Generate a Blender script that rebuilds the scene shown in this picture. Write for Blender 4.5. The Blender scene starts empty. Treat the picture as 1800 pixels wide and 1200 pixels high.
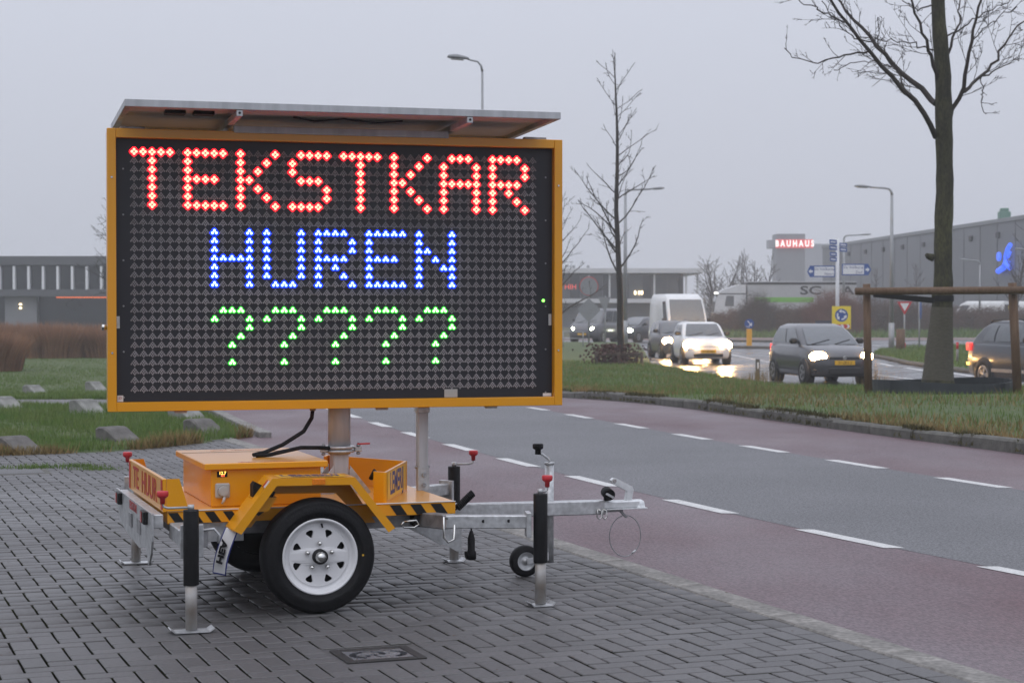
import bpy, math, random
import numpy as np
from mathutils import Vector, Matrix
from mathutils.geometry import tessellate_polygon
R = math.radians
random.seed(7); rng = np.random.default_rng(11)
scene = bpy.context.scene
col = scene.collection

# ------------------------------------------------------------------ camera
CAM_H = 1.43
cd = bpy.data.cameras.new('camera'); cam = bpy.data.objects.new('camera', cd); col.objects.link(cam)
cam.location = (0, 0, CAM_H); cam.rotation_euler = (math.pi/2 - math.atan(55/3250), 0, 0)
cd.lens = 65; cd.sensor_width = 36; cd.clip_end = 3000; cd.clip_start = .1
cd.dof.use_dof = True; cd.dof.focus_distance = 9.3; cd.dof.aperture_fstop = 8
scene.camera = cam
# ------------------------------------------------------------------ overcast sky: even grey cloud, brighter to the zenith
w = bpy.data.worlds.new('World'); scene.world = w; w.use_nodes = True
nt = w.node_tree; N = nt.nodes; L = nt.links
for n in list(N): N.remove(n)
SUN_EL, SUN_AZ = R(66), R(205)
sky = N.new('ShaderNodeTexSky'); sky.sky_type = 'NISHITA'; sky.sun_disc = False
sky.sun_elevation = SUN_EL; sky.sun_rotation = SUN_AZ; sky.dust_density = 6; sky.air_density = 1
tc = N.new('ShaderNodeTexCoord'); sep = N.new('ShaderNodeSeparateXYZ'); L.new(tc.outputs['Generated'], sep.inputs[0])
mr = N.new('ShaderNodeMapRange'); mr.clamp = True
mr.inputs[1].default_value = 0.0; mr.inputs[2].default_value = 1.0; mr.inputs[3].default_value = .97; mr.inputs[4].default_value = 2.3
L.new(sep.outputs[2], mr.inputs[0])
cl = N.new('ShaderNodeMix'); cl.data_type = 'RGBA'; cl.blend_type = 'MULTIPLY'; cl.inputs[0].default_value = 1
cl.inputs[6].default_value = (.555, .58, .665, 1); L.new(mr.outputs[0], cl.inputs[7])
b1 = N.new('ShaderNodeBackground'); b1.inputs[1].default_value = .94; L.new(cl.outputs[2], b1.inputs[0])
b2 = N.new('ShaderNodeBackground'); b2.inputs[1].default_value = .006; L.new(sky.outputs[0], b2.inputs[0])
ad = N.new('ShaderNodeAddShader'); L.new(b1.outputs[0], ad.inputs[0]); L.new(b2.outputs[0], ad.inputs[1])
wo = N.new('ShaderNodeOutputWorld'); L.new(ad.outputs[0], wo.inputs[0])
sl = bpy.data.lights.new('sun', 'SUN'); sl.energy = .55; sl.angle = R(75); sl.color = (1, .97, .93)
so = bpy.data.objects.new('sun', sl); col.objects.link(so)
so.rotation_euler = (math.pi/2 - SUN_EL, 0, math.pi - SUN_AZ)
so.location = (-4, -6, 12)
scene.view_settings.view_transform = 'Standard'; scene.view_settings.look = 'None'
scene.view_settings.exposure = 0; scene.view_settings.gamma = 1; scene.view_settings.use_curve_mapping = False
scene.cycles.max_bounces = 6; scene.cycles.volume_bounces = 1; scene.cycles.sample_clamp_indirect = 6
scene.cycles.caustics_reflective = False; scene.cycles.caustics_refractive = False

# ------------------------------------------------------------------ helpers
def sst(t): t = min(1, max(0, t)); return t*t*(3-2*t)
def zg(y): return -.42*sst((y-26)/18)           # the land falls gently away beyond the verge
def zgn(y): t = np.clip((y-26)/18, 0, 1); return -.42*t*t*(3-2*t)

MATS = {}
def mat(name, c, rough=.5, metal=0, var=.12, scale=8, bump=0, bscale=None, coat=0, emit=None, estr=0, c2=None, spec=.5, rvar=0, attr=None, detail=4, obj=True, sc3=None, arange=(.78, 1.2), speck=None):
    m = bpy.data.materials.new(name); m.use_nodes = True
    t = m.node_tree; n = t.nodes; l = t.links; p = n['Principled BSDF']
    p.inputs['Roughness'].default_value = rough; p.inputs['Metallic'].default_value = metal
    p.inputs['Specular IOR Level'].default_value = spec
    if coat: p.inputs['Coat Weight'].default_value = coat; p.inputs['Coat Roughness'].default_value = .08
    co = n.new('ShaderNodeTexCoord')
    src = co.outputs['Object']
    if sc3:
        mp = n.new('ShaderNodeMapping'); mp.inputs['Scale'].default_value = sc3; l.new(src, mp.inputs[0]); src = mp.outputs[0]
    nz = n.new('ShaderNodeTexNoise'); nz.inputs['Scale'].default_value = scale; nz.inputs['Detail'].default_value = detail
    l.new(src, nz.inputs[0])
    mx = n.new('ShaderNodeMix'); mx.data_type = 'RGBA'
    lo = tuple(x*(1-var) for x in c) if c2 is None else c
    hi = tuple(min(1, x*(1+var)) for x in c) if c2 is None else c2
    mx.inputs[6].default_value = (*lo, 1); mx.inputs[7].default_value = (*hi, 1)
    rm = n.new('ShaderNodeMapRange'); rm.inputs[1].default_value = .3; rm.inputs[2].default_value = .7
    l.new(nz.outputs[0], rm.inputs[0]); l.new(rm.outputs[0], mx.inputs[0])
    out = mx.outputs[2]
    if attr:
        if attr == 'random':
            oi = n.new('ShaderNodeObjectInfo'); a = oi.outputs['Random']
        else:
            at = n.new('ShaderNodeAttribute'); at.attribute_name = attr; a = at.outputs['Fac']
        r2 = n.new('ShaderNodeMapRange'); r2.inputs[3].default_value, r2.inputs[4].default_value = arange; l.new(a, r2.inputs[0])
        m2 = n.new('ShaderNodeMix'); m2.data_type = 'RGBA'; m2.blend_type = 'MULTIPLY'; m2.inputs[0].default_value = 1
        l.new(out, m2.inputs[6]); l.new(r2.outputs[0], m2.inputs[7]); out = m2.outputs[2]
    if speck:
        sn = n.new('ShaderNodeTexNoise'); sn.inputs['Scale'].default_value = speck[0]; sn.inputs['Detail'].default_value = 2; l.new(src, sn.inputs[0])
        sr = n.new('ShaderNodeMapRange'); sr.inputs[1].default_value = .35; sr.inputs[2].default_value = .65; sr.inputs[3].default_value = speck[1]; sr.inputs[4].default_value = speck[2]; l.new(sn.outputs[0], sr.inputs[0])
        m3 = n.new('ShaderNodeMix'); m3.data_type = 'RGBA'; m3.blend_type = 'MULTIPLY'; m3.inputs[0].default_value = 1; l.new(out, m3.inputs[6]); l.new(sr.outputs[0], m3.inputs[7]); out = m3.outputs[2]
    l.new(out, p.inputs['Base Color'])
    if rvar:
        rr = n.new('ShaderNodeMapRange'); rr.inputs[1].default_value = .35; rr.inputs[2].default_value = .65
        rr.inputs[3].default_value = max(.03, rough-rvar); rr.inputs[4].default_value = min(1, rough+rvar)
        n3 = n.new('ShaderNodeTexNoise'); n3.inputs['Scale'].default_value = scale*.6; n3.inputs['Detail'].default_value = 3; l.new(src, n3.inputs[0])
        l.new(n3.outputs[0], rr.inputs[0]); l.new(rr.outputs[0], p.inputs['Roughness'])
    if bump:
        bn = n.new('ShaderNodeTexNoise'); bn.inputs['Scale'].default_value = bscale or scale*4; bn.inputs['Detail'].default_value = 3; l.new(src, bn.inputs[0])
        bp = n.new('ShaderNodeBump'); bp.inputs['Strength'].default_value = bump; bp.inputs['Distance'].default_value = .01
        l.new(bn.outputs[0], bp.inputs['Height']); l.new(bp.outputs[0], p.inputs['Normal'])
    if emit:
        p.inputs['Emission Color'].default_value = (*emit, 1); p.inputs['Emission Strength'].default_value = estr
    MATS[name] = m
    return m

class MB:
    def __init__(s): s.v = []; s.f = []; s.m = []; s.s = []
    def add(s, vs, fs, mi=0, sm=False):
        o = len(s.v); s.v += [tuple(q) for q in vs]
        for f in fs: s.f.append(tuple(i+o for i in f)); s.m.append(mi); s.s.append(sm)
        return s
    def box(s, x0, x1, y0, y1, z0, z1, bev=.003, mi=0, M=None):
        if x1 < x0: x0, x1 = x1, x0
        if y1 < y0: y0, y1 = y1, y0
        if z1 < z0: z0, z1 = z1, z0
        lo = (x0, y0, z0); hi = (x1, y1, z1)
        b = min(bev, .4*min(x1-x0, y1-y0, z1-z0))
        vs = []; idx = {}
        for cx in (0, 1):
            for cy in (0, 1):
                for cz in (0, 1):
                    c = (cx, cy, cz)
                    for ax in range(3):
                        p = []
                        for k in range(3):
                            e = hi[k] if c[k] else lo[k]
                            if k != ax and b: e += -b if c[k] else b
                            p.append(e)
                        idx[c, ax] = len(vs); vs.append(p)
        fs = []
        def q(cs, ax): return [idx[c, ax] for c in cs]
        for ax in range(3):
            u, v = (ax+1) % 3, (ax+2) % 3
            for sd in (0, 1):
                cs = []
                for a, bb in ((0, 0), (1, 0), (1, 1), (0, 1)):
                    c = [0, 0, 0]; c[ax] = sd; c[u] = a; c[v] = bb; cs.append(tuple(c))
                if not sd: cs.reverse()
                fs.append(q(cs, ax))
        if b:
            for ax in range(3):
                u, v = (ax+1) % 3, (ax+2) % 3
                for a in (0, 1):
                    for bb in (0, 1):
                        c0 = [0, 0, 0]; c0[u] = a; c0[v] = bb; c1 = list(c0); c1[ax] = 1
                        c0 = tuple(c0); c1 = tuple(c1)
                        f = [idx[c0, u], idx[c1, u], idx[c1, v], idx[c0, v]]
                        if a == bb: f.reverse()
                        fs.append(f)
            for c in [(a, bb, cc) for a in (0, 1) for bb in (0, 1) for cc in (0, 1)]:
                f = [idx[c, 0], idx[c, 1], idx[c, 2]]
                if (sum(c) % 2) == 0: f.reverse()
                fs.append(f)
        if M is not None: vs = [M @ Vector(p) for p in vs]
        return s.add(vs, fs, mi)
    def bar(s, p0, p1, w, h, bev=.002, mi=0, up=(0, 0, 1)):   # box along a segment
        p0 = Vector(p0); p1 = Vector(p1); d = p1-p0; ln = d.length; d.normalize()
        u = Vector(up)
        if abs(d.dot(u)) > .98: u = Vector((1, 0, 0))
        y = u.cross(d).normalized(); z = d.cross(y)
        M = Matrix((( d.x, y.x, z.x, p0.x), (d.y, y.y, z.y, p0.y), (d.z, y.z, z.z, p0.z), (0, 0, 0, 1)))
        return s.box(0, ln, -w/2, w/2, -h/2, h/2, bev, mi, M)
    def tube(s, pts, r, n=8, cap=True, mi=0, sm=True):
        pts = [Vector(p) for p in pts]; k = len(pts)
        rs = r if isinstance(r, (list, tuple)) else [r]*k
        vs = []; prev = None
        for i, p in enumerate(pts):
            d = (pts[min(i+1, k-1)]-pts[max(i-1, 0)])
            if d.length < 1e-9: d = Vector((0, 0, 1))
            d.normalize()
            if prev is None:
                a = Vector((0, 0, 1)) if abs(d.z) < .9 else Vector((1, 0, 0))
                x = a.cross(d).normalized()
            else:
                x = (prev - d*prev.dot(d))
                x = x.normalized() if x.length > 1e-6 else prev
            prev = x; y = d.cross(x)
            for j in range(n):
                t = 2*math.pi*j/n
                vs.append(p + (x*math.cos(t)+y*math.sin(t))*rs[i])
        fs = []
        for i in range(k-1):
            for j in range(n):
                fs.append((i*n+j, i*n+(j+1) % n, (i+1)*n+(j+1) % n, (i+1)*n+j))
        s.add(vs, fs, mi, sm)
        if cap:
            o = len(s.v)-len(vs)
            s.f.append(tuple(o+j for j in reversed(range(n)))); s.m.append(mi); s.s.append(False)
            s.f.append(tuple(o+(k-1)*n+j for j in range(n))); s.m.append(mi); s.s.append(False)
        return s
    def cyl(s, p0, p1, r0, r1=None, n=16, mi=0, sm=True): return s.tube([p0, p1], [r0, r0 if r1 is None else r1], n, True, mi, sm)
    def lathe(s, prof, o, ax, n=32, mi=0, sm=True):     # prof: (r, h) along ax
        o = Vector(o); d = Vector(ax).normalized()
        a = Vector((0, 0, 1)) if abs(d.z) < .9 else Vector((1, 0, 0))
        x = a.cross(d).normalized(); y = d.cross(x)
        vs = []; fs = []; k = len(prof)
        for r, h in prof:
            for j in range(n):
                t = 2*math.pi*j/n; vs.append(o+d*h+(x*math.cos(t)+y*math.sin(t))*r)
        for i in range(k-1):
            for j in range(n): fs.append((i*n+j, i*n+(j+1) % n, (i+1)*n+(j+1) % n, (i+1)*n+j))
        return s.add(vs, fs, mi, sm)
    def prism(s, poly, f, d, mi=0):    # poly 2d -> f(a,b,t) 3d with t in d=(t0,t1)
        n = len(poly)
        vs = [f(a, b, d[0]) for a, b in poly]+[f(a, b, d[1]) for a, b in poly]
        tri = tessellate_polygon([[Vector((a, b, 0)) for a, b in poly]])
        fs = [tuple(t) for t in tri]+[tuple(i+n for i in reversed(t)) for t in tri]
        fs += [(i, (i+1) % n, (i+1) % n+n, i+n) for i in range(n)]
        return s.add(vs, fs, mi)
    def build(s, name, ms, parent=None, loc=None, rz=None, kind=None, fix=True):
        me = bpy.data.meshes.new(name); me.from_pydata(s.v, [], s.f)
        if not isinstance(ms, (list, tuple)): ms = [ms]
        for m in ms: me.materials.append(m)
        me.polygons.foreach_set('material_index', s.m); me.polygons.foreach_set('use_smooth', s.s)
        if fix:
            import bmesh
            bm = bmesh.new(); bm.from_mesh(me); bmesh.ops.recalc_face_normals(bm, faces=bm.faces); bm.to_mesh(me); bm.free()
        me.update()
        return link(name, me, parent, loc, rz, kind)
def link(name, data, parent=None, loc=None, rz=None, kind=None):
    o = bpy.data.objects.new(name, data); col.objects.link(o)
    if parent: o.parent = parent
    if loc is not None: o.location = loc
    if rz is not None: o.rotation_euler = (0, 0, rz)
    if kind: o['kind'] = kind
    return o
def tag(o, label, cat=None, group=None, kind=None):
    o['label'] = label
    if cat: o['category'] = cat
    if group: o['group'] = group
    if kind: o['kind'] = kind
    return o
def empty(name, loc, rz=0, label=None, cat=None, group=None):
    o = bpy.data.objects.new(name, None); col.objects.link(o); o.location = loc; o.rotation_euler = (0, 0, rz); o.empty_display_size = .2
    if label: tag(o, label, cat, group)
    return o
def copy_tree(o, parent=None):
    c = o.copy(); col.objects.link(c); c.parent = parent
    for ch in list(o.children): copy_tree(ch, c)
    return c
def arrmesh(name, V, F, ms, parent=None, kind=None, attr=None):  # numpy tris
    me = bpy.data.meshes.new(name); V = np.asarray(V, np.float32); F = np.asarray(F, np.int32); k = F.shape[1]
    me.vertices.add(len(V)); me.vertices.foreach_set('co', V.ravel())
    me.loops.add(F.size); me.loops.foreach_set('vertex_index', F.ravel())
    me.polygons.add(len(F)); me.polygons.foreach_set('loop_start', np.arange(0, F.size, k, dtype=np.int32))
    me.polygons.foreach_set('loop_total', np.full(len(F), k, np.int32))
    me.update(calc_edges=True)
    if attr is not None:
        a = me.attributes.new('tone', 'FLOAT', 'FACE'); a.data.foreach_set('value', np.asarray(attr, np.float32))
    me.materials.append(ms)
    return link(name, me, parent, kind=kind)
_txt = {}
def text(name, s, size, m, parent, M, ext=.001, sx=1, bold=0):      # flat lettering, laid in the xy plane of M, centred
    cu = bpy.data.curves.new(name, 'FONT'); cu.body = s; cu.size = size; cu.extrude = ext; cu.offset = bold
    cu.align_x = 'CENTER'; cu.align_y = 'CENTER'; cu.resolution_u = 3
    t = bpy.data.objects.new('tmp', cu); col.objects.link(t)
    dg = bpy.context.evaluated_depsgraph_get(); me = bpy.data.meshes.new_from_object(t.evaluated_get(dg))
    bpy.data.objects.remove(t); bpy.data.curves.remove(cu)
    me.transform(M @ Matrix.Diagonal((sx, 1, 1, 1))); me.materials.clear(); me.materials.append(m); me.name = name
    return link(name, me, parent)
def frame(o, x, y):    # matrix with given origin, x dir and y dir
    x = Vector(x).normalized(); y = Vector(y); y = (y-x*y.dot(x)).normalized(); z = x.cross(y); o = Vector(o)
    return Matrix(((x.x, y.x, z.x, o.x), (x.y, y.y, z.y, o.y), (x.z, y.z, z.z, o.z), (0, 0, 0, 1)))
def px(u, v, Y):       # a point at distance Y that lies on the line of sight through photo point (u, v): used to read real positions off the photograph
    return Vector(((u-900)/3250*Y, Y, CAM_H-(v-545)/3250*Y))
def at(u, Y, dz=0): return Vector(((u-900)/3250*Y, Y, zg(Y)+dz))
# ------------------------------------------------------------------ materials of the setting
m_soil = mat('soil_and_grass', (.045, .05, .022), .95, var=.4, scale=1.5, bump=.6, bscale=30, c2=(.075, .07, .03))
m_lawn = mat('lawn_soil', (.05, .085, .022), .95, scale=2.5, bump=.8, bscale=40, c2=(.085, .1, .035))
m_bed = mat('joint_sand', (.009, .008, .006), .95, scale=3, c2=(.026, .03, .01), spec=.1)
m_brick = mat('concrete_paver', (.076, .073, .072), .5, scale=.55, c2=(.112, .109, .112), bump=.3, bscale=160, attr='random', rvar=.14, arange=(.86, 1.12), speck=(45, .85, 1.1))
m_brick2 = mat('concrete_paver_field', (.076, .073, .072), .5, scale=.55, c2=(.112, .109, .112), bump=.3, bscale=160, attr='tone', rvar=.14, arange=(.86, 1.12), speck=(45, .85, 1.1))
m_kerbflat = mat('worn_kerb_concrete', (.215, .205, .19), .8, scale=5, var=.3, bump=.5, bscale=60, speck=(30, .7, 1.1))
m_red = mat('red_asphalt', (.112, .062, .07), .55, scale=.9, c2=(.145, .112, .124), bump=.9, bscale=90, rvar=.12, sc3=(1, .45, 1), speck=(60, .72, 1.22), detail=7)
m_asph = mat('grey_asphalt', (.05, .051, .055), .6, scale=62, detail=3, c2=(.2, .2, .21), bump=.8, bscale=130, speck=(.5, .9, 1.08))
m_wet = mat('wet_asphalt', (.085, .086, .092), .3, scale=.8, var=.2, bump=.12, bscale=12, rvar=.13)
m_paint = mat('road_paint', (.5, .5, .49), .6, c2=(.64, .64, .63), scale=9, speck=(70, .8, 1.08))
m_paintf = mat('road_paint_wet', (.6, .6, .6), .45, var=.12, scale=3)
m_path = mat('grey_path', (.14, .135, .135), .75, scale=6, var=.15, bump=.3)
m_kerb = mat('mossy_kerb_concrete', (.075, .074, .065), .9, scale=7, c2=(.14, .135, .12), bump=1, bscale=45)
m_pink = mat('far_red_path', (.16, .1, .09), .6, scale=2, var=.12)

# ------------------------------------------------------------------ ground sheet
ys = [-30, 0, 10, 20] + list(np.linspace(26, 44, 19)) + [60, 90, 130, 200, 320, 500, 800]
xs = [-700, -300, -120, -60, -30, -15, 0, 15, 30, 60, 120, 300, 700]
V = [(x, y, zg(y)-.06) for y in ys for x in xs]; nx = len(xs)
F = [(j*nx+i, j*nx+i+1, (j+1)*nx+i+1, (j+1)*nx+i) for j in range(len(ys)-1) for i in range(nx-1)]
tag(arrmesh('ground', V, F, m_soil), 'flat grassy ground reaching to the misty horizon', kind='structure')

# ------------------------------------------------------------------ road geometry: left dashed line as reference curve X(Y)
SY = [-10, 0, 6, 9, 11.2, 13, 15, 17, 18.9, 21.8, 25, 35, 45, 55, 70, 100]
SS = [-.6, -.55, -.5, -.46, -.434, -.374, -.337, -.324, -.31, -.28, -.27, -.2, -.1, 0, .05, .08]
RY = np.arange(-10, 100.01, .25); sl_ = np.interp(RY, SY, SS); RX = np.concatenate([[0], np.cumsum((sl_[1:]+sl_[:-1])/2*.25)])
RX += 1.19 - np.interp(14, RY, RX)
def roff(Y, d):   # point at offset d to the right of the reference line
    x = float(np.interp(Y, RY, RX)); s = float(np.interp(Y, SY, SS)); n = math.hypot(1, s)
    return (x + d/n, Y - d*s/n)
TH = R(20.5)
def edge_x(Y): return .3 + (11.5-Y)*math.tan(TH)     # straight seam between kerb band and red path
def strip(name, left, right, zo, m, label=None, kind='structure', sub=1, parent=None):
    V = []; F = []; k = sub+1
    for (a, b) in zip(left, right):
        for i in range(k):
            t = i/sub; x = a[0]+(b[0]-a[0])*t; y = a[1]+(b[1]-a[1])*t; V.append((x, y, zg(y)+zo))
    for j in range(len(left)-1):
        for i in range(sub): F.append((j*k+i, j*k+i+1, (j+1)*k+i+1, (j+1)*k+i))
    o = arrmesh(name, V, F, m, parent)
    if label: tag(o, label, kind=kind)
    return o
YR = list(np.arange(-4, 70, 1.0)) + [75, 80, 90, 99]
near_edge = [(edge_x(y), y) if y < 20.3 else (min(roff(y, -1.83)[0], edge_x(y)) if y < 24 else roff(y, -1.83)[0], roff(y, -1.83)[1] if y >= 24 else y) for y in YR]
strip('near_cycle_lane', near_edge, [roff(y, .12) for y in YR], -.0045, m_red, 'dull red cycle lane beside the paved yard', sub=2)
strip('road', [roff(y, 0) for y in YR], [roff(y, 2.95) for y in YR], -.003, m_asph, 'grey asphalt carriageway between two red cycle lanes', sub=3)
strip('far_cycle_lane', [roff(y, 2.83) for y in YR], [roff(y, 5.1) for y in YR], -.0045, m_red, 'dull red cycle lane along the grass verge', sub=2)
road = bpy.data.objects['road']
def dashes(Y0, Y1, d0, d1, starts, name):
    for ya in starts:
        # ya = far start; 1 m long dash
        pts = []
        for t in (0, .5, 1):
            y = ya - t*.95
            pts.append((roff(y, d0), roff(y, d1)))
        b = MB(); vs = []
        skew = .06
        for i, (p, q) in enumerate(pts): vs += [(p[0], p[1], zg(p[1])-.0012), (q[0], q[1]-skew, zg(q[1])-.0012)]
        b.add(vs, [(0, 1, 3, 2), (2, 3, 5, 4)])
        b.build(name, m_paint, road)
lefts = [20.0-1.93*k+.0 for k in range(-12, 9)]
lefts = [19.8, 17.9, 16.0, 14.0, 12.1, 10.35, 8.5, 6.7] + [19.8+1.93*k for k in range(1, 14)]
rights = [25.7, 23.7, 21.6, 19.6, 17.7, 15.8, 13.9, 12.0, 10.1] + [25.7+2.0*k for k in range(1, 14)]
dashes(0, 0, -.065, .075, lefts, 'lane_dash')
dashes(0, 0, 2.88, 3.02, [y+1.0 for y in rights], 'lane_dash')

# ------------------------------------------------------------------ paved yard: herringbone concrete pavers
U = .102
A = Vector((math.cos(TH), math.sin(TH), 0)); B = Vector((math.sin(TH), -math.cos(TH), 0))
KW, RW = .17, .125                                  # kerb band, border row
Epos = Vector((edge_x(9), 9, 0)) + A*(-(KW+RW)/1.0)
LX = [-40, -12, -5.05, -4, -3.6, -3.2, -2.85, -2]; LYv = [16.5, 17.3, 18.2, 18.7, 19.4, 20.2, 21.2, 23]
def lawn_y(x): return float(np.interp(x, LX, LYv))
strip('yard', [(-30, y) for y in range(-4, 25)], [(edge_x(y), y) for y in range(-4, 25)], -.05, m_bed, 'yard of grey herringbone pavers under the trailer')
yard = bpy.data.objects['yard']
# drain opening
DR = [Vector(((u-900)/3250*Y, Y, 0)) for u, v in ((583, 1145), (706, 1137), (743, 1154), (620, 1164.5)) for Y in [CAM_H*3250/(v-545)]]
DC = sum(DR, Vector())/4; DW, DH = .30, .25
def in_drain(p):
    q = p-DC; return abs(q.dot(A)) < DW/2+.055 and abs(q.dot(B)) < DH/2+.055
def brick_mesh(l, wd):
    b = MB(); g = .0048; c = .0035; x, y = l/2-g, wd/2-g
    vs = []
    for ex, ey, z in ((x, y, -.045), (x, y, -c), (x-c, y-c, 0)):
        vs += [(-ex, -ey, z), (ex, -ey, z), (ex, ey, z), (-ex, ey, z)]
    fs = [(8, 9, 10, 11)]
    for k in (0, 4):
        for i in range(4): fs.append((k+i, k+(i+1) % 4, k+4+(i+1) % 4, k+4+i))
    return vs, fs
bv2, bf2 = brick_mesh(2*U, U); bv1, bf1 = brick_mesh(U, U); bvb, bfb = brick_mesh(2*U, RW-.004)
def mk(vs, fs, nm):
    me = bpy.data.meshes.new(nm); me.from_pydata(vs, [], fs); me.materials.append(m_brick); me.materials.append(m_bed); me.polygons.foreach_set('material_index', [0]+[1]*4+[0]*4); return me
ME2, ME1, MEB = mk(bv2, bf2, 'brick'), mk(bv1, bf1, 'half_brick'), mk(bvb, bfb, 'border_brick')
bricks = []          # (centre, angle, mesh key)
def cell(i, j): return Epos + A*((i+.5)*U) + B*((j+.5)*U)
def ok(p): return p.y > 5.2 and abs(p.x)/p.y < .36 and p.y < lawn_y(p.x)+.05 and not in_drain(p)
J0, J1 = -150, 60
for j in range(J0, J1):
    for i in range(-95, 0):
        m = (i+j) % 4
        p = cell(i, j)
        if p.y < 4.5 or p.y > 24 or abs(p.x)/max(p.y, .1) > .42: continue
        if m == 0:
            q = cell(i+1, j); o1, o2 = ok(p), ok(q) and i+1 < 0
            if o1 and o2: bricks.append(((p+q)/2, TH, 2))
            elif o1: bricks.append((p, TH, 1))
            elif o2: bricks.append((q, TH, 1))
        elif m == 1 and i == -95: pass
        elif m == 2:
            q = cell(i, j+1); o1, o2 = ok(p), ok(q)
            if o1 and o2: bricks.append(((p+q)/2, TH+math.pi/2, 2))
            elif o1: bricks.append((p, TH, 1))
            elif o2: bricks.append((q, TH, 1))
for j in range(J0, J1, 2):       # border row beside the kerb
    p = Epos + A*(RW/2) + B*((j+1)*U)
    if 4.8 < p.y < 24: bricks.append((p, TH+math.pi/2, 3))
# bricks that close the gap round the drain
bricks.sort(key=lambda t: (t[0]).length + (3 if abs(t[0].x)/t[0].y > .27 or t[0].y < 7.0 else 0))
BMESH = {2: ME2, 1: ME1, 3: MEB}; BV = {2: (bv2, bf2), 1: (bv1, bf1), 3: (bvb, bfb)}
def tilt(): return random.uniform(-.002, .001), random.gauss(0, .003), random.gauss(0, .003)
V = []; F = []; T = []
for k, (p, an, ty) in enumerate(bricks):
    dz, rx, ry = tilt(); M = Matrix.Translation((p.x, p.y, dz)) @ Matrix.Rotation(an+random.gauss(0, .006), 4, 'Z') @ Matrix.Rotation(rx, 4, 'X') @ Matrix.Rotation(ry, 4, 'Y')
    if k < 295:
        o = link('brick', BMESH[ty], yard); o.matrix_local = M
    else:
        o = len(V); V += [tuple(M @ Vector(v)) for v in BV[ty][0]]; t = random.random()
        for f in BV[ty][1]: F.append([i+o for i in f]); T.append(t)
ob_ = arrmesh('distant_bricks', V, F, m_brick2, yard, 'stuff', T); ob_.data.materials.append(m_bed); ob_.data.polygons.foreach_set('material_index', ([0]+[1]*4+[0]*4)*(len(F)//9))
# flat kerb stones
ln = 1.0; k = 0; y = 4.0
P0 = Vector((edge_x(4), 4, 0))
kb = empty('flat_kerb', (0, 0, 0)); tag(kb, 'worn flat concrete kerb between pavers and red cycle lane', kind='structure')
for k in range(-1, 20):
    c = P0 - B*(k*1.0+.5) - A*(KW/2)
    b = MB(); b.box(-.496, .496, -KW/2+.002, KW/2-.002, -.08, .004+random.uniform(-.002, .003), .008)
    b.build('kerb_stone', m_kerbflat, kb, c, TH+math.pi/2)
# ------------------------------------------------------------------ drain gully
dr = empty('drain_gully', DC, TH, 'cast iron drain grate with curved slots set in the pavers', 'drain')
m_iron = mat('cast_iron', (.38, .38, .41), .27, metal=.85, var=.3, scale=20, rvar=.1, bump=.2, bscale=90)
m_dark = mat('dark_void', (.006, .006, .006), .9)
b = MB()
for s in (-1, 1):
    b.box(s*DW/2-.02, s*DW/2+.02, -DH/2-.02, DH/2+.02, -.06, .001, .003)
    b.box(-DW/2+.021, DW/2-.021, s*DH/2-.02, s*DH/2+.02, -.06, .001, .003)
b.build('frame', mat('dark_iron_frame', (.03, .028, .027), .6, metal=.3, var=.3, scale=20), dr)
def arc_slot(cx, cy, r, a0, a1, w):
    o = [(cx+(r+w)*math.cos(a0+(a1-a0)*t/8), cy+(r+w)*math.sin(a0+(a1-a0)*t/8)) for t in range(9)]
    i = [(cx+(r-w)*math.cos(a0+(a1-a0)*t/8), cy+(r-w)*math.sin(a0+(a1-a0)*t/8)) for t in range(8, -1, -1)]
    return o+i
slots = [arc_slot(-.045, -.0, .062, R(95), R(255), .015), arc_slot(-.02, .02, .045, R(-40), R(80), .014), arc_slot(.05, .0, .062, R(-80), R(70), .015),
         arc_slot(.025, -.02, .04, R(140), R(260), .008), arc_slot(-.02, -.03, .03, R(90), R(210), .008)]
out = [(-DW/2+.022, -DH/2+.022), (DW/2-.022, -DH/2+.022), (DW/2-.022, DH/2-.022), (-DW/2+.022, DH/2-.022)]
loops = [[Vector((a, c, 0)) for a, c in out]] + [[Vector((a, c, 0)) for a, c in s] for s in slots]
flat = [v for lp in loops for v in lp]
b = MB(); b.add([(v.x, v.y, -.002) for v in flat], [tuple(t) for t in tessellate_polygon(loops)])
for s in slots:
    n = len(s); b.add([(a, c, -.002) for a, c in s]+[(a, c, -.03) for a, c in s], [(i, (i+1) % n, (i+1) % n+n, i+n) for i in range(n)])
b.build('grate', m_iron, dr)
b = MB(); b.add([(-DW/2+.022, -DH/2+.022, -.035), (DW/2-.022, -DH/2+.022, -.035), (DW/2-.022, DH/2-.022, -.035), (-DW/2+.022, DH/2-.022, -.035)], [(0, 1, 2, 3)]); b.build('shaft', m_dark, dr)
b = MB(); b.add([(x, y, -.007) for x, y in ((-.26, -.24), (.26, -.24), (.26, .24), (-.26, .24), (-DW/2, -DH/2), (DW/2, -DH/2), (DW/2, DH/2), (-DW/2, DH/2))], [(0, 1, 5, 4), (1, 2, 6, 5), (2, 3, 7, 6), (3, 0, 4, 7)]); b.build('mortar_collar', m_brick, dr)
# square inspection cover in the yard (left edge)
ic = empty('inspection_cover', (-4.45, 16.3, 0), TH, 'worn inspection cover with moss round it at left of yard', 'cover')
b = MB(); b.box(-.3, .3, -.22, .22, -.04, .006, .006); b.build('lid', m_brick, ic)
b = MB()
b.box(-.355, .355, -.265, .265, -.05, .002, .004)
b.build('rim', m_kerb, ic)

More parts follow.
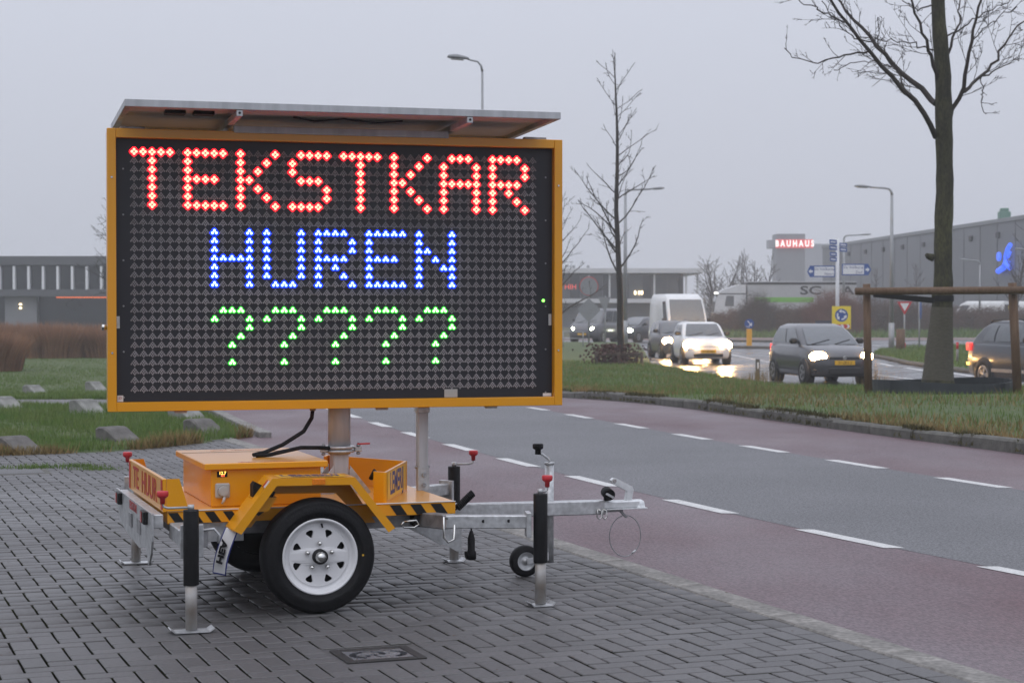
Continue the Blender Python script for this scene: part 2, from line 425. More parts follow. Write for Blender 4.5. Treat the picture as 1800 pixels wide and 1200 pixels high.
# ------------------------------------------------------------------ lawns, path, verge
XL = [-60, -30, -12, -8, -6, -5.05, -4.5, -4, -3.6, -3.3, -3.05, -2.9]
lawn_r = lambda y: (roff(y, -1.83)[0]-.16)
def lawn_strip(name, y0f, y1, label, zo):
    left = []; right = []
    n = 14
    for i in range(n+1):
        t = i/n; left.append((-60, 16.3+(y1-16.3)*t)); 
    V = []; F = []; cols = 26
    for j in range(n+1):
        for i in range(cols+1):
            s = (i/cols)
            yy = y0f(0)+(y1-y0f(0))*j/n
            xr = lawn_r(y1)+(lawn_r(20.6)-lawn_r(y1))*(1-j/n) if y0f(0) < 25 else lawn_r(yy)
            x = -12+(xr+12)*s if s > .12 else -60+(48+.12*(xr+12))*s/.12
            ya = y0f(x); y = ya+(y1-ya)*j/n
            if y0f(0) < 25: x = min(x, lawn_r(y))
            V.append((x, y, zg(y)+zo+(.035*math.sin(x*3.1+y*2.3)*.5 if 0 < j else -.06)))
    for j in range(n):
        for i in range(cols): a = j*(cols+1)+i; F.append((a, a+1, a+cols+2, a+cols+1))
    return tag(arrmesh(name, V, F, m_lawn), label, kind='structure')
lawn_strip('front_lawn', lambda x: lawn_y(x)+.0, 27.3, 'rough lawn patch at the edge of the paved yard', .03)
strip('path', [(-60, y) for y in np.arange(27, 31.6, .5)], [(lawn_r(y)+.2, y) for y in np.arange(27, 31.6, .5)], .004, m_path, 'grey path crossing between the two lawns')
lawn_strip('back_lawn', lambda x: 31.2, 110, 'green lawn in front of the brown ornamental grasses', .03)
# lawn edge kerb along the cycle lane
lk = empty('lawn_kerb', (0, 0, 0)); tag(lk, 'pale kerb between front lawn and red cycle lane', kind='structure')
for k in range(0, 14):
    y = 20.8+k*1.0; x0, x1 = roff(y, -1.86)[0], roff(y+1, -1.86)[0]
    b = MB(); b.bar((x0, y, zg(y)+.01), (x1, y+.985, zg(y+1)+.01), .14, .1, .01); b.build('kerb_stone', m_kerbflat, lk)
# verge and raised kerb
vk = empty('verge_kerb', (0, 0, 0)); tag(vk, 'mossy raised concrete kerb between red cycle lane and grass verge', kind='structure')
y = 12.0
while y < 58:
    p, q = roff(y, 5.2), roff(y+.98, 5.2)
    b = MB(); dz = random.uniform(-.012, .012); tw = random.uniform(-.01, .01)
    b.bar((p[0], p[1], zg(p[1])+.02+dz), (q[0], q[1]-.006, zg(q[1])+.02+dz+tw), .18, .2, .025); b.build('kerb_stone', m_kerb, vk); y += 1.0
EB = [(9, 130), (7.0, 102), (5.9, 82), (4.7, 62), (5.63, 52.3), (6.3, 45.2), (7.1, 42), (8.6, 40.3), (10.7, 39), (16, 37.2), (26, 34.5), (45, 30)]
def eb_y(x): return float(np.interp(x, [p[0] for p in EB[3:]], [p[1] for p in EB[3:]])) if x > 4.7 else 102.
# verge surface from kerb to road B
V = []; F = []
yy = list(np.arange(10, 62, 1.0)) + list(range(62, 103, 4))
ncol = 16
for y in yy:
    xl, yl = roff(y, 5.28)
    # right limit: where the verge meets road B at this distance
    ebx = float(np.interp(-yl, [-p[1] for p in EB], [p[0] for p in EB])) if yl < 102 else 7
    for i in range(ncol+1):
        t = i/ncol; x = xl+(ebx-xl)*t; z = zg(yl)+.10+.05*math.sin(math.pi*t)*sst((60-y)/20)-.09*sst((t-.9)/.1)+random.uniform(-.012, .012)
        V.append((x, yl, z))
for j in range(len(yy)-1):
    for i in range(ncol): a = j*(ncol+1)+i; F.append((a, a+1, a+ncol+2, a+ncol+1))
tag(arrmesh('verge', V, F, m_lawn), 'grass verge between the red cycle lane and the far road', kind='structure')
VERGE = (np.array(V), len(yy), ncol+1)
# far road
rl = [(p[0]-.3, p[1]+.3) for p in EB[1:]]
strip('far_road', rl, [(70, 102-6.0*i) for i in range(len(rl))], -.01, m_wet, 'wet asphalt road with approaching cars beyond the verge', sub=14)
strip('junction_road', [(-70, y) for y in (101, 108, 118, 127)], [(80, y) for y in (101, 108, 118, 127)], -.014, m_wet, 'wet asphalt crossing road near the roundabout', sub=10)
strip('far_cycle_path', [(-20, y) for y in (114, 124)], [(80, y) for y in (114, 124)], .0, m_pink, 'reddish far path along the foot of the hedge', sub=8)
def line(pts, w, name='road_line'):
    b = MB(); n = len(pts); vs = []
    for i, (x, y) in enumerate(pts):
        a = pts[max(i-1, 0)]; c = pts[min(i+1, n-1)]; d = Vector((c[0]-a[0], c[1]-a[1])); d.normalize(); nn = Vector((-d.y, d.x))*w/2
        vs += [(x+nn.x, y+nn.y, zg(y)-.0035), (x-nn.x, y-nn.y, zg(y)-.0035)]
    b.add(vs, [(2*i, 2*i+1, 2*i+3, 2*i+2) for i in range(n-1)]); b.build(name, m_paintf, bpy.data.objects['far_road'])
def gp(u, v): Y = 1.85*3250/(v-545); return ((u-900)/3250*Y, Y)
line([gp(1280, 622), gp(1330, 632), gp(1420, 647), gp(1535, 658), gp(1640, 670), gp(1720, 678), gp(1860, 690)], .14)
line([gp(1530, 665), gp(1640, 676), gp(1720, 684), gp(1860, 698)], .14)
line([gp(1545, 638), gp(1570, 643)], .2); line([gp(1592, 646), gp(1632, 652)], .2); line([gp(1672, 655), gp(1710, 661)], .2)
line([gp(1535, 607), gp(1548, 608)], .2)
# grass island with kerb
isl = [gp(*q) for q in ((1537, 628), (1560, 632), (1600, 641), (1650, 648), (1700, 655), (1810, 662), (1900, 668))]
isr = [gp(*q) for q in ((1545, 623), (1580, 616), (1620, 613), (1680, 611), (1740, 609), (1810, 608), (1900, 607))]
strip('grass_island', isl, isr, .13, m_lawn, 'grassy traffic island in front of the far hedge', sub=4)
b = MB(); b.tube([(x, y, zg(y)+.05) for x, y in isl], .09, 6); tag(b.build('island_kerb', m_kerb), 'low grey kerb round the grassy traffic island', kind='structure')
for nm, (a, c), lab in (('median_kerb', ((1262, 611), (1372, 613)), 'low grey median kerb in the far junction'), ('median_kerb', ((1255, 600), (1366, 601)), 'thin grey kerb line behind the yellow bollard')):
    p, q = gp(*a), gp(*c); b = MB(); b.bar((p[0], p[1], zg(p[1])+.05), (q[0], q[1], zg(q[1])+.05), .5, .14, .03); tag(b.build(nm, m_kerb), lab, kind='structure')
# ------------------------------------------------------------------ grass blades (uncountable)
def grass_mat(name, a, b_, c):
    m = mat(name, a, .7, scale=1.3, c2=b_, attr='tone', spec=.3); return m
m_grass = grass_mat('grass_blades', (.085, .165, .03), (.16, .2, .06), 0)
m_dry = grass_mat('dry_grass_blades', (.27, .18, .075), (.19, .15, .06), 0)
def blades(P, h, wd, lean=.5):
    n = len(P); a = rng.uniform(0, 2*np.pi, n); d = np.stack([np.cos(a), np.sin(a)], 1)
    hh = h*rng.uniform(.4, 1.25, n)*(1+.22*np.sin(P[:, 0]*5.1+1)*np.sin(P[:, 1]*3.3)+.2*np.sin(P[:, 0]*1.3+P[:, 1]*.9)); ll = lean*hh*rng.uniform(.2, 1, n); b = rng.uniform(0, 2*np.pi, n); e = np.stack([np.cos(b), np.sin(b)], 1)
    V = np.zeros((n, 3, 3)); V[:, 0] = P; V[:, 1] = P; V[:, 2] = P
    V[:, 0, :2] -= d*wd/2; V[:, 1, :2] += d*wd/2; V[:, 2, :2] += e*ll[:, None]; V[:, 2, 2] += hh; V[:, :2, 2] -= .01
    return V.reshape(-1, 3), np.arange(3*n).reshape(n, 3), rng.random(n)
def patchy(P, s, th): # keep where a cheap noise is high
    v = np.sin(P[:, 0]*s)+np.sin(P[:, 1]*s*.7+1.3)+np.sin((P[:, 0]+P[:, 1])*s*.45+2); return v > th
def add_grass(name, P, h, wd, m, label, lean=.5):
    V, F, T = blades(P, h, wd, lean); return tag(arrmesh(name, V, F, m, attr=T), label, 'grass', kind='stuff')
# front lawn
n = 52000; X = rng.uniform(-7.6, -2.4, n); Y = rng.uniform(17.6, 27.5, n)
k = (Y > np.interp(X, LX, LYv)+.02+.08*np.sin(X*9)) & (X < np.array([lawn_r(q) for q in Y])-.03); X, Y = X[k], Y[k]
add_grass('front_lawn_grass', np.stack([X, Y, zgn(Y)+.02], 1), .085, .012, m_grass, 'short green grass on the front lawn patch')
n = 9000; X = rng.uniform(-7.6, -2.5, n); Y = np.interp(X, LX, LYv)+np.abs(rng.normal(0, .22, n))-.05; k = patchy(np.stack([X, Y], 1), 6, -.6) & (X < np.array([lawn_r(q) for q in Y]))
add_grass('dry_lawn_edge', np.stack([X, Y, zgn(Y)+.0], 1)[k], .12, .012, m_dry, 'yellowed weeds along the ragged lawn edge', .8)
# back lawn
n = 60000; Y = 31.3+rng.random(n)**1.6*42; X = -rng.uniform(.17, .33, n)*Y; k = X < np.array([lawn_r(q) for q in Y])
add_grass('back_lawn_grass', np.stack([X, Y, zgn(Y)+.02], 1)[k], .07, .022, m_grass, 'mown green grass on the back lawn')
# verge: sample the built surface
VV, nr, nc = VERGE; VG = VV.reshape(nr, nc, 3)
def sample_verge(n, y0, y1, f=lambda t: t):
    j = rng.uniform(0, nr-1.01, n*3); t = f(rng.random(n*3))*(nc-1.001); j0 = j.astype(int); i0 = t.astype(int); fj = (j-j0)[:, None]; fi = (t-i0)[:, None]
    P = (VG[j0, i0]*(1-fj)+VG[j0+1, i0]*fj)*(1-fi)+(VG[j0, i0+1]*(1-fj)+VG[j0+1, i0+1]*fj)*fi
    k = (P[:, 1] > y0) & (P[:, 1] < y1) & (P[:, 0]/P[:, 1] < .36) & (P[:, 0]/P[:, 1] > -.12); return P[k][:n]
P1 = np.concatenate([sample_verge(60000, 15, 36), sample_verge(34000, 30, 64)])
add_grass('verge_grass', P1, .085, .017, m_grass, 'short green grass on the verge')
P2 = np.concatenate([sample_verge(16000, 14, 40, lambda t: t**3*.35), sample_verge(7000, 20, 62)]); P2 = P2[patchy(P2, 1.7, -.3)]
add_grass('dry_verge_grass', P2, .1, .017, m_dry, 'brown withered grass along the verge kerb', .8)
m_moss = mat('kerb_moss', (.05, .05, .02), .9, scale=2, c2=(.1, .085, .035), attr='tone', spec=.2)
n = 15000; yv = rng.uniform(14, 50, n); ofs = rng.normal(5.2, .07, n); k = (np.sin(yv*2.1)+np.sin(yv*5.3+1)+np.sin(yv*.9)) > -.2; yv = yv[k]; ofs = ofs[k]
KP = np.array([roff(y_, o_) for y_, o_ in zip(yv, ofs)]); KZ = zgn(KP[:, 1])+np.where(ofs < 5.11, .03, .115)
add_grass('kerb_moss', np.concatenate([KP, KZ[:, None]], 1), .05, .018, m_moss, 'dark moss and weeds growing over the verge kerb', 1.2)
ip = np.array(isl); iq = np.array(isr); n = 14000; j = rng.uniform(0, 5.99, n); j0 = j.astype(int); fj = (j-j0)[:, None]; t = rng.random(n)[:, None]
PP = (ip[j0]*(1-fj)+ip[j0+1]*fj)*(1-t)+(iq[j0]*(1-fj)+iq[j0+1]*fj)*t
add_grass('island_grass', np.concatenate([PP, zgn(PP[:, 1:])+.12], 1), .14, .04, m_grass, 'rough grass on the traffic island')
# moss tufts by the inspection cover
P = np.concatenate([rng.normal((x, y, 0), (.12, .06, 0), (260, 3)) for x, y in ((-3.95, 16.9), (-4.3, 16.75), (-3.75, 16.6), (-4.8, 16.7))])
add_grass('moss_tufts', P, .04, .012, m_grass, 'small moss tufts round the inspection cover')
# scattered fallen leaves and grit on the yard
m_leaf = mat('fallen_leaf', (.11, .06, .03), .8, var=.4, scale=30)
n = 260; P = np.stack([rng.uniform(-3.4, 1.5, n), rng.uniform(7, 20, n), np.full(n, .003)], 1); P = P[(P[:, 0] < .3+(11.5-P[:, 1])*math.tan(TH)+1.5) & (P[:, 1] < 18)]
a = rng.uniform(0, 6.28, len(P)); s = rng.uniform(.003, .009, len(P)); V = np.zeros((len(P), 4, 3))
for q in range(4): V[:, q] = P + np.stack([np.cos(a+q*1.57)*s, np.sin(a+q*1.57)*s*.6, np.full(len(P), .002*(q % 2))], 1)
tag(arrmesh('yard_litter', V.reshape(-1, 3), np.arange(4*len(P)).reshape(-1, 4), m_leaf), 'tiny leaf scraps and grit scattered over the paving', 'litter', kind='stuff')

# ------------------------------------------------------------------ ornamental grasses, left
m_reed = mat('ornamental_grass', (.36, .2, .115), .8, var=.35, scale=2, attr='tone', c2=(.25, .135, .08))
def reed_clump(n, rad, h, wd):
    r = rad*np.sqrt(rng.random(n)); a = rng.uniform(0, 6.283, n); bx, by = r*np.cos(a), r*np.sin(a)*.8
    hh = h*rng.uniform(.55, 1.06, n)*(1-.25*(r/rad)**2); out = .42*r/rad*hh; V = np.zeros((n, 5, 3)); d = rng.uniform(0, 6.283, n); dx, dy = np.cos(d)*wd/2, np.sin(d)*wd/2
    for q, (f, zf, ws) in enumerate(((0, 0, -1), (0, 0, 1), (.35, .6, 1), (.35, .6, -1), (1, 1, 0))):
        V[:, q, 0] = bx+np.cos(a)*out*f+dx*ws; V[:, q, 1] = by+np.sin(a)*out*f+dy*ws; V[:, q, 2] = hh*zf
    F = []; b = np.arange(n)*5
    F = np.concatenate([np.stack([b, b+1, b+2], 1), np.stack([b, b+2, b+3], 1), np.stack([b+3, b+2, b+4], 1)]); T = np.tile(rng.random(n), 3)
    return V.reshape(-1, 3), F, T
V, F, T = reed_clump(5200, 1.25, 1.45, .022)
proto = arrmesh('ornamental_grass', V, F, m_reed, attr=T)
spots = [(38, 71, 1.0), (95, 70, 1.02), (150, 71.5, .96), (205, 70.5, .98), (250, 71, 1), (-25, 70.5, 1.05), (-80, 71, 1)]
labs = ['second from left', 'third from left', 'below the bare twigs', 'half hidden by the sign edge', None, 'cut by the left edge', None]
names = ['rounded brown ornamental grass clump under the wall lamp', 'rounded brown ornamental grass clump in the middle of its row', 'brown ornamental grass clump under the bare twigs', 'brown ornamental grass clump half hidden by the yellow frame', None, 'brown ornamental grass clump of the row nearest the left edge', None]
first = True
for (u, Y, s), lb in zip(spots, names):
    if lb is None: continue
    o = proto if first else proto.copy()
    if not first: col.objects.link(o)
    first = False; o.location = at(u, Y); o.scale = (s, s, s); o.rotation_euler.z = random.uniform(0, 6); tag(o, lb, 'grass clump', 'ornamental grasses behind the lawn')
o = proto.copy(); col.objects.link(o); o.location = at(-38, 55); o.scale = (1, 1, .98); tag(o, 'nearer dark brown grass clump cut by the left picture edge', 'grass clump', 'ornamental grasses behind the lawn')

# ------------------------------------------------------------------ concrete wedge blocks
m_wedge = mat('weathered_concrete', (.115, .108, .1), .9, scale=9, var=.3, bump=.6, bscale=40)
m_wedge2 = mat('lichen_concrete', (.13, .13, .12), .9, scale=6, c2=(.27, .27, .25), bump=.6, bscale=40)
def wedge(u, v, L_, H, m, label, ang=-.75, W=.3):
    Y = CAM_H*3250/(v-545)
    for _ in range(6): Y = (CAM_H-zg(Y)-.03)*3250/(v-545)
    p = at(u, Y, .0)
    b = MB(); pr = [(0, 0), (L_, 0), (L_*.97, .03), (L_*.4, H*.93), (L_*.3, H), (.05, H), (0, H*.9)]
    vs = []
    for t, ins in ((-W/2, .02), (-W/2+.02, 0), (W/2-.02, 0), (W/2, .02)):
        for a, c in pr: vs.append((a+(ins if a < .1 else -ins*.5), t, c-(ins*.7 if c > .05 else 0)))
    n = len(pr); fs = [tuple(range(n-1, -1, -1)), tuple(range(3*n, 4*n))]
    for k in range(3): fs += [(k*n+i, k*n+(i+1) % n, (k+1)*n+(i+1) % n, (k+1)*n+i) for i in range(n)]
    b.add(vs, fs); o = b.build('concrete_wedge', m, None, p, ang); o.location.z -= .02
    tag(o, label, 'concrete block', 'concrete wedges along the lawn edges')
wedge(186, 773, .52, .2, m_wedge, 'grey concrete wedge in front lawn, middle of the nearest three')
wedge(10, 788, .5, .18, m_wedge, 'grey concrete wedge in front lawn at the left picture edge')
wedge(338, 758, .5, .2, m_wedge, 'grey concrete wedge in front lawn nearest the cycle lane')
wedge(-5, 717, .55, .22, m_wedge2, 'pale lichen covered concrete wedge by the path at left picture edge')
wedge(136, 727, .56, .25, m_wedge2, 'pale lichen covered concrete wedge by the path touching the sign frame')
wedge(309, 733, .5, .24, m_wedge2, 'lichen covered concrete wedge just below the sign, behind another wedge')
wedge(50, 692, .55, .24, m_wedge2, 'pale concrete wedge at the back lawn edge, further left')
wedge(158, 686, .55, .26, m_wedge2, 'pale concrete wedge at the back lawn edge beside the sign frame')
# ================================================================== the sign trailer
m_yel = mat('yellow_lacquer', (.76, .325, .003), .3, var=.015, scale=3, coat=.3)
m_black = mat('black_paint', (.008, .008, .009), .5, var=.2, scale=10, spec=.3)
m_blackp = mat('black_powder_coat', (.008, .008, .009), .45, var=.3, scale=25, bump=.15, bscale=200, spec=.3)
m_rub = mat('tyre_rubber', (.007, .007, .008), .6, var=.25, scale=30, bump=.25, bscale=90, spec=.22)
m_galv = mat('galvanised_steel', (.5, .51, .52), .4, metal=.5, scale=30, var=.22, rvar=.12)
m_galvd = mat('dull_galvanised_steel', (.3, .3, .31), .5, metal=.6, scale=18, var=.3, rvar=.1)
m_alu = mat('brushed_aluminium', (.44, .45, .47), .42, metal=.2, scale=6, var=.15, rvar=.1, sc3=(4, 4, .5))
m_chrome = mat('zinc_plated', (.62, .62, .6), .22, metal=.95, var=.1)
m_zinc = mat('bright_zinc', (.66, .68, .69), .38, metal=.25, var=.12, scale=30)
m_white = mat('white_enamel', (.72, .72, .73), .35, var=.04, scale=6, coat=.2)
m_redk = mat('red_plastic', (.55, .03, .04), .4, var=.08)
m_amber = mat('amber_lens', (.8, .22, .01), .2, var=.15, scale=80, coat=.5)
m_redlens = mat('red_lens', (.5, .02, .015), .2, var=.15, scale=80, coat=.5)
m_gplas = mat('grey_plastic', (.42, .41, .39), .45, var=.05)
m_blue = mat('blue_print', (.02, .03, .18), .5, var=.05)
m_redpr = mat('red_print', (.45, .03, .03), .5, var=.1)
m_sticker = mat('yellow_sticker', (.75, .42, .02), .45, var=.04)
m_wpaper = mat('white_sticker', (.7, .7, .7), .5, var=.04)
m_face = mat('display_face', (.014, .014, .019), .45, var=.1, scale=6)
m_panelback = mat('solar_backsheet', (.5, .47, .44), .55, var=.1, scale=3)
m_cell = mat('solar_cells', (.012, .016, .03), .12, var=.2, scale=4, coat=.5)
m_rust = mat('rusty_zinc', (.34, .3, .26), .5, metal=.5, scale=14, c2=(.45, .45, .45), var=.3)

T = empty('sign_trailer', (-.937, 8.655, 0), R(19), 'yellow text sign trailer with big LED board showing TEKSTKAR HUREN, parked on the pavers', 'trailer')
def P(n, mb, m, parent=T, **k): return mb.build(n, m, parent, **k)
DX0, DX1, DY0, DY1, DZ = -.645, .765, .2, 1.4, .49
# deck: top sheet with folded skirts
b = MB(); b.box(DX0, DX1, DY0, DY1, DZ-.004, DZ, .0015); deck = P('deck', b, m_yel)
for nm, a in (('skirt', (DX0, DX1, DY0, DY0+.004)), ('skirt', (DX0, DX1, DY1-.004, DY1)), ('skirt', (DX0, DX0+.004, DY0+.005, DY1-.005)), ('skirt', (DX1-.004, DX1, DY0+.005, DY1-.005))):
    b = MB(); b.box(*a, DZ-.06, DZ-.0045, .001); P(nm, b, m_yel, deck)
b = MB(); b.box(DX0, DX1, DY0-.004, DY0-.0005, DZ-.002, DZ+.003, .001); P('edge_trim', b, m_white, deck)
def hazard(xa, xb, n):
    st = (xb-xa)/n
    for i in range(n):
        x = xa+st*i; z0, z1 = DZ-.058, DZ-.008
        b = MB(); b.prism([(x+.035, z0), (x+.035+st*.52, z0), (x+st*.52, z1), (x, z1)], lambda a, c, t: (a, t, c), (DY0-.0025, DY0-.0005)); P('hazard_stripe', b, m_black, deck)
hazard(-.642, -.30, 4); hazard(.43, .74, 3)
# chassis
b = MB(); b.box(-.6, .7, .3, .36, .36, .43); P('chassis_beam', b, m_galvd)
b = MB(); b.box(-.6, .7, 1.24, 1.3, .36, .43); P('chassis_beam', b, m_galvd)
b = MB(); b.box(-.585, -.505, -.10, 1.84, .352, .428, .004); P('rear_crossbeam', b, m_galvd)
b = MB(); b.box(.56, .72, .22, 1.38, .37, .43); P('front_crossbeam', b, m_black)
b = MB(); b.cyl((.04, .12, .275), (.04, 1.48, .275), .03); b.box(-.03, .11, .3, .36, .3, .36); b.box(-.03, .11, 1.24, 1.3, .3, .36); P('axle', b, m_galvd)
b = MB(); b.box(-.5, -.28, .23, .3, .335, .428, .002)
P('step_plate', b, m_galv)
b = MB(); b.prism([(.55, .37), (.93, .37), (.93, .17), (.86, .21)], lambda a, c, t: (a, t, c), (.62, .63)); P('corner_bracket', b, m_galv)
b = MB(); b.prism([(.55, .37), (.93, .37), (.93, .17), (.86, .21)], lambda a, c, t: (a, t, c), (.98, .99)); P('corner_bracket', b, m_galv)
# toolbox
b = MB(); b.box(-.42, .115, .315, 1.16, .4905, .668, .004); tb = P('toolbox', b, m_yel)
b = MB(); b.box(-.455, .145, .285, 1.19, .669, .70, .004); lid = P('lid', b, m_yel, tb)
b = MB(); b.box(-.455, .145, .98, .984, .7002, .7012, 0); P('hinge_line', b, m_black, tb)
for s, y in (('', .32), ('', 1.1)):
    text('lettering', 'LEMERIJ   TEKSTKARREN', .026, m_redpr, tb, frame((-.15, y, .7006), (1, 0, 0), (0, 1, 0)), .0003)
b = MB(); b.lathe([(.06, 0), (.062, .001)], (.02, .62, .7003), (0, 0, 1), 24); 
cd_ = MB(); cd_.box(-.392, -.342, .3125, .3148, .632, .660, .001); cdsp = P('control_display', cd_, m_black, tb)
m_e1 = mat('red_digits', (.1, .01, .01), .4, emit=(1, .12, .05), estr=3); m_e2 = mat('yellow_digits', (.1, .08, .01), .4, emit=(1, .6, .1), estr=3)
# two-line readout, small enough to stay a print on the display
text('readout', '12.7', .02, m_e2, tb, frame((-.366, .3118, .651), (1, 0, 0), (0, 0, 1)), .0003, bold=.0004)
text('readout', '4.1', .015, m_e1, tb, frame((-.364, .3118, .639), (1, 0, 0), (0, 0, 1)), .0003, bold=.0004)
b = MB(); b.box(-.402, -.332, .300, .3148, .532, .604, .006); sk = P('power_socket', b, m_gplas, tb)
b = MB(); b.cyl((-.365, .299, .566), (-.365, .278, .566), .026, .024, 20); b.cyl((-.365, .2785, .566), (-.365, .274, .566), .019, .019, 20); P('socket_cap', b, m_gplas, tb)
b = MB(); b.tube([(-.362, .285, .54), (-.366, .275, .525), (-.375, .277, .508)], [.008, .007, .005], 8); P('cap_strap', b, m_gplas, tb)
# mudguards
def fender(side):
    y0, y1 = (0.0, .205) if side else (1.395, 1.6)
    yo = y0 if side else y1
    prof = [(-.372, .412), (-.188, .648), (.205, .643), (.402, .395)]
    inn = [(-.335, .392), (-.168, .612), (.188, .607), (.370, .375)]
    b = MB()
    n = 4; th = .004
    vs = [(x, y, z) for y in (y0, y1) for x, z in prof]; vs += [(x, y, z-th*1.2) for y in (y0, y1) for x, z in prof]
    fs = []
    for i in range(3): fs += [(i, i+1, 4+i+1, 4+i), (8+i, 12+i, 12+i+1, 8+i+1)]
    fs += [(0, 4, 12, 8), (3, 11, 15, 7)]
    for i in range(3): fs += [(i, 8+i, 8+i+1, i+1), (4+i, 4+i+1, 12+i+1, 12+i)]
    b.add(vs, fs)
    ring = prof+inn[::-1]
    t0, t1 = (yo-.003, yo+.001) if side else (yo-.001, yo+.003)
    b.prism(ring, lambda a, c, t: (a, t, c), (t0, t1))
    o = P('mudguard', b, m_yel)
    q = -1 if side else 1
    yy = yo+q*.003
    b = MB(); b.box(.0, .062, yy-.004*(1 if side else 0), yy+.004*(0 if side else 1), .612, .640, .0015); P('side_marker', b, m_amber, o)
    if side:
        M = frame((-.205, .02, .632), (-.17, 0, -.22), (0, 1, 0))
        b = MB(); b.box(-.02, .02, -.012, .02, -.002, .006, .001, M=frame((-.213, .018, .62), (.61, 0, .79), (0, 1, 0))); P('reflector', b, m_redlens, o)
        b = MB(); b.box(-.0195, .0195, -.0135, -.0125, -.002, .006, 0, M=frame((-.213, .018, .62), (.61, 0, .79), (0, 1, 0))); P('reflector_edge', b, m_white, o)
        b = MB(); b.add([(-.15, .02, .6496), (.17, .02, .6456), (.17, .16, .6456), (-.15, .16, .6496)], [(0, 1, 2, 3)]); P('sticker', b, m_sticker, o)
        text('lettering', 'LEMERIJ', .085, m_blue, o, frame((.01, .105, .6486), (1, 0, -.0127), (0, 1, 0)), .0003, 1.0, .0022)
        text('lettering', 'TEKSTKARREN', .03, m_blue, o, frame((.01, .045, .6488), (1, 0, -.0127), (0, 1, 0)), .0003, 1.0, .0008)
        b = MB(); b.box(-.355, -.3, .204, .215, .37, .415, .001); P('mounting_tab', b, m_galv, o)
    # inner valance
    b = MB(); ya, yb = (y1-.003, y1) if side else (y0, y0+.003)
    b.prism([(-.33, .4), (-.18, .64), (.2, .635), (.36, .4), (.30, .4), (.16, .55), (-.13, .555), (-.25, .4)], lambda a, c, t: (a, t, c), (ya, yb)); P('valance', b, m_yel, o)
    return o
fn = fender(True); fender(False)
# chock and its holder
b = MB(); b.prism([(-.268, .485), (-.19, .485), (-.15, .55), (-.268, .553)], lambda a, c, t: (a, t, c), (.085, .17)); P('chock_holder', b, m_yel)
b = MB(); b.prism([(-.262, .5), (-.2, .49), (-.155, .575), (-.25, .625), (-.262, .61)], lambda a, c, t: (a, t, c), (.092, .163)); P('wheel_chock', b, m_rub)
b = MB(); b.prism([(-.265, .484), (-.21, .484), (-.235, .465)], lambda a, c, t: (a, t, c), (.09, .165)); P('chock_toe', b, m_black)
# mudflap behind the wheel
fl = MB(); n = 8
arc = [(-.335-.055*math.sin(t*1.5/n)*1.1, .41-.21*t/n) for t in range(n+1)]
vs = [(x-(y-.055)*.42, y, z) for x, z in arc for y in (.055, .150)]
fl.add(vs, [(2*i, 2*i+1, 2*i+3, 2*i+2) for i in range(n)])
fl.add([(x-.004, y, z) for x, y, z in vs], [(2*i+2, 2*i+3, 2*i+1, 2*i) for i in range(n)])
fl.v = [(x, y, z) for x, y, z in fl.v]
mf = P('mudflap', fl, m_wpaper)
b = MB(); b.tube([(-.337, .0535, .412)]+[(x-.004, .0535, z) for x, z in arc[1:]]+[(arc[-1][0]-.044, .1515, arc[-1][1])]+[(x-.044, .1515, z) for x, z in arc[::-1][1:]], .0035, 6); P('flap_border', b, m_blue, mf)
text('lettering', 'HEA', .07, m_black, mf, frame((-.409, .101, .302), (.27, 0, 1), (.39, -.92, 0)), .0008, .85, .003)
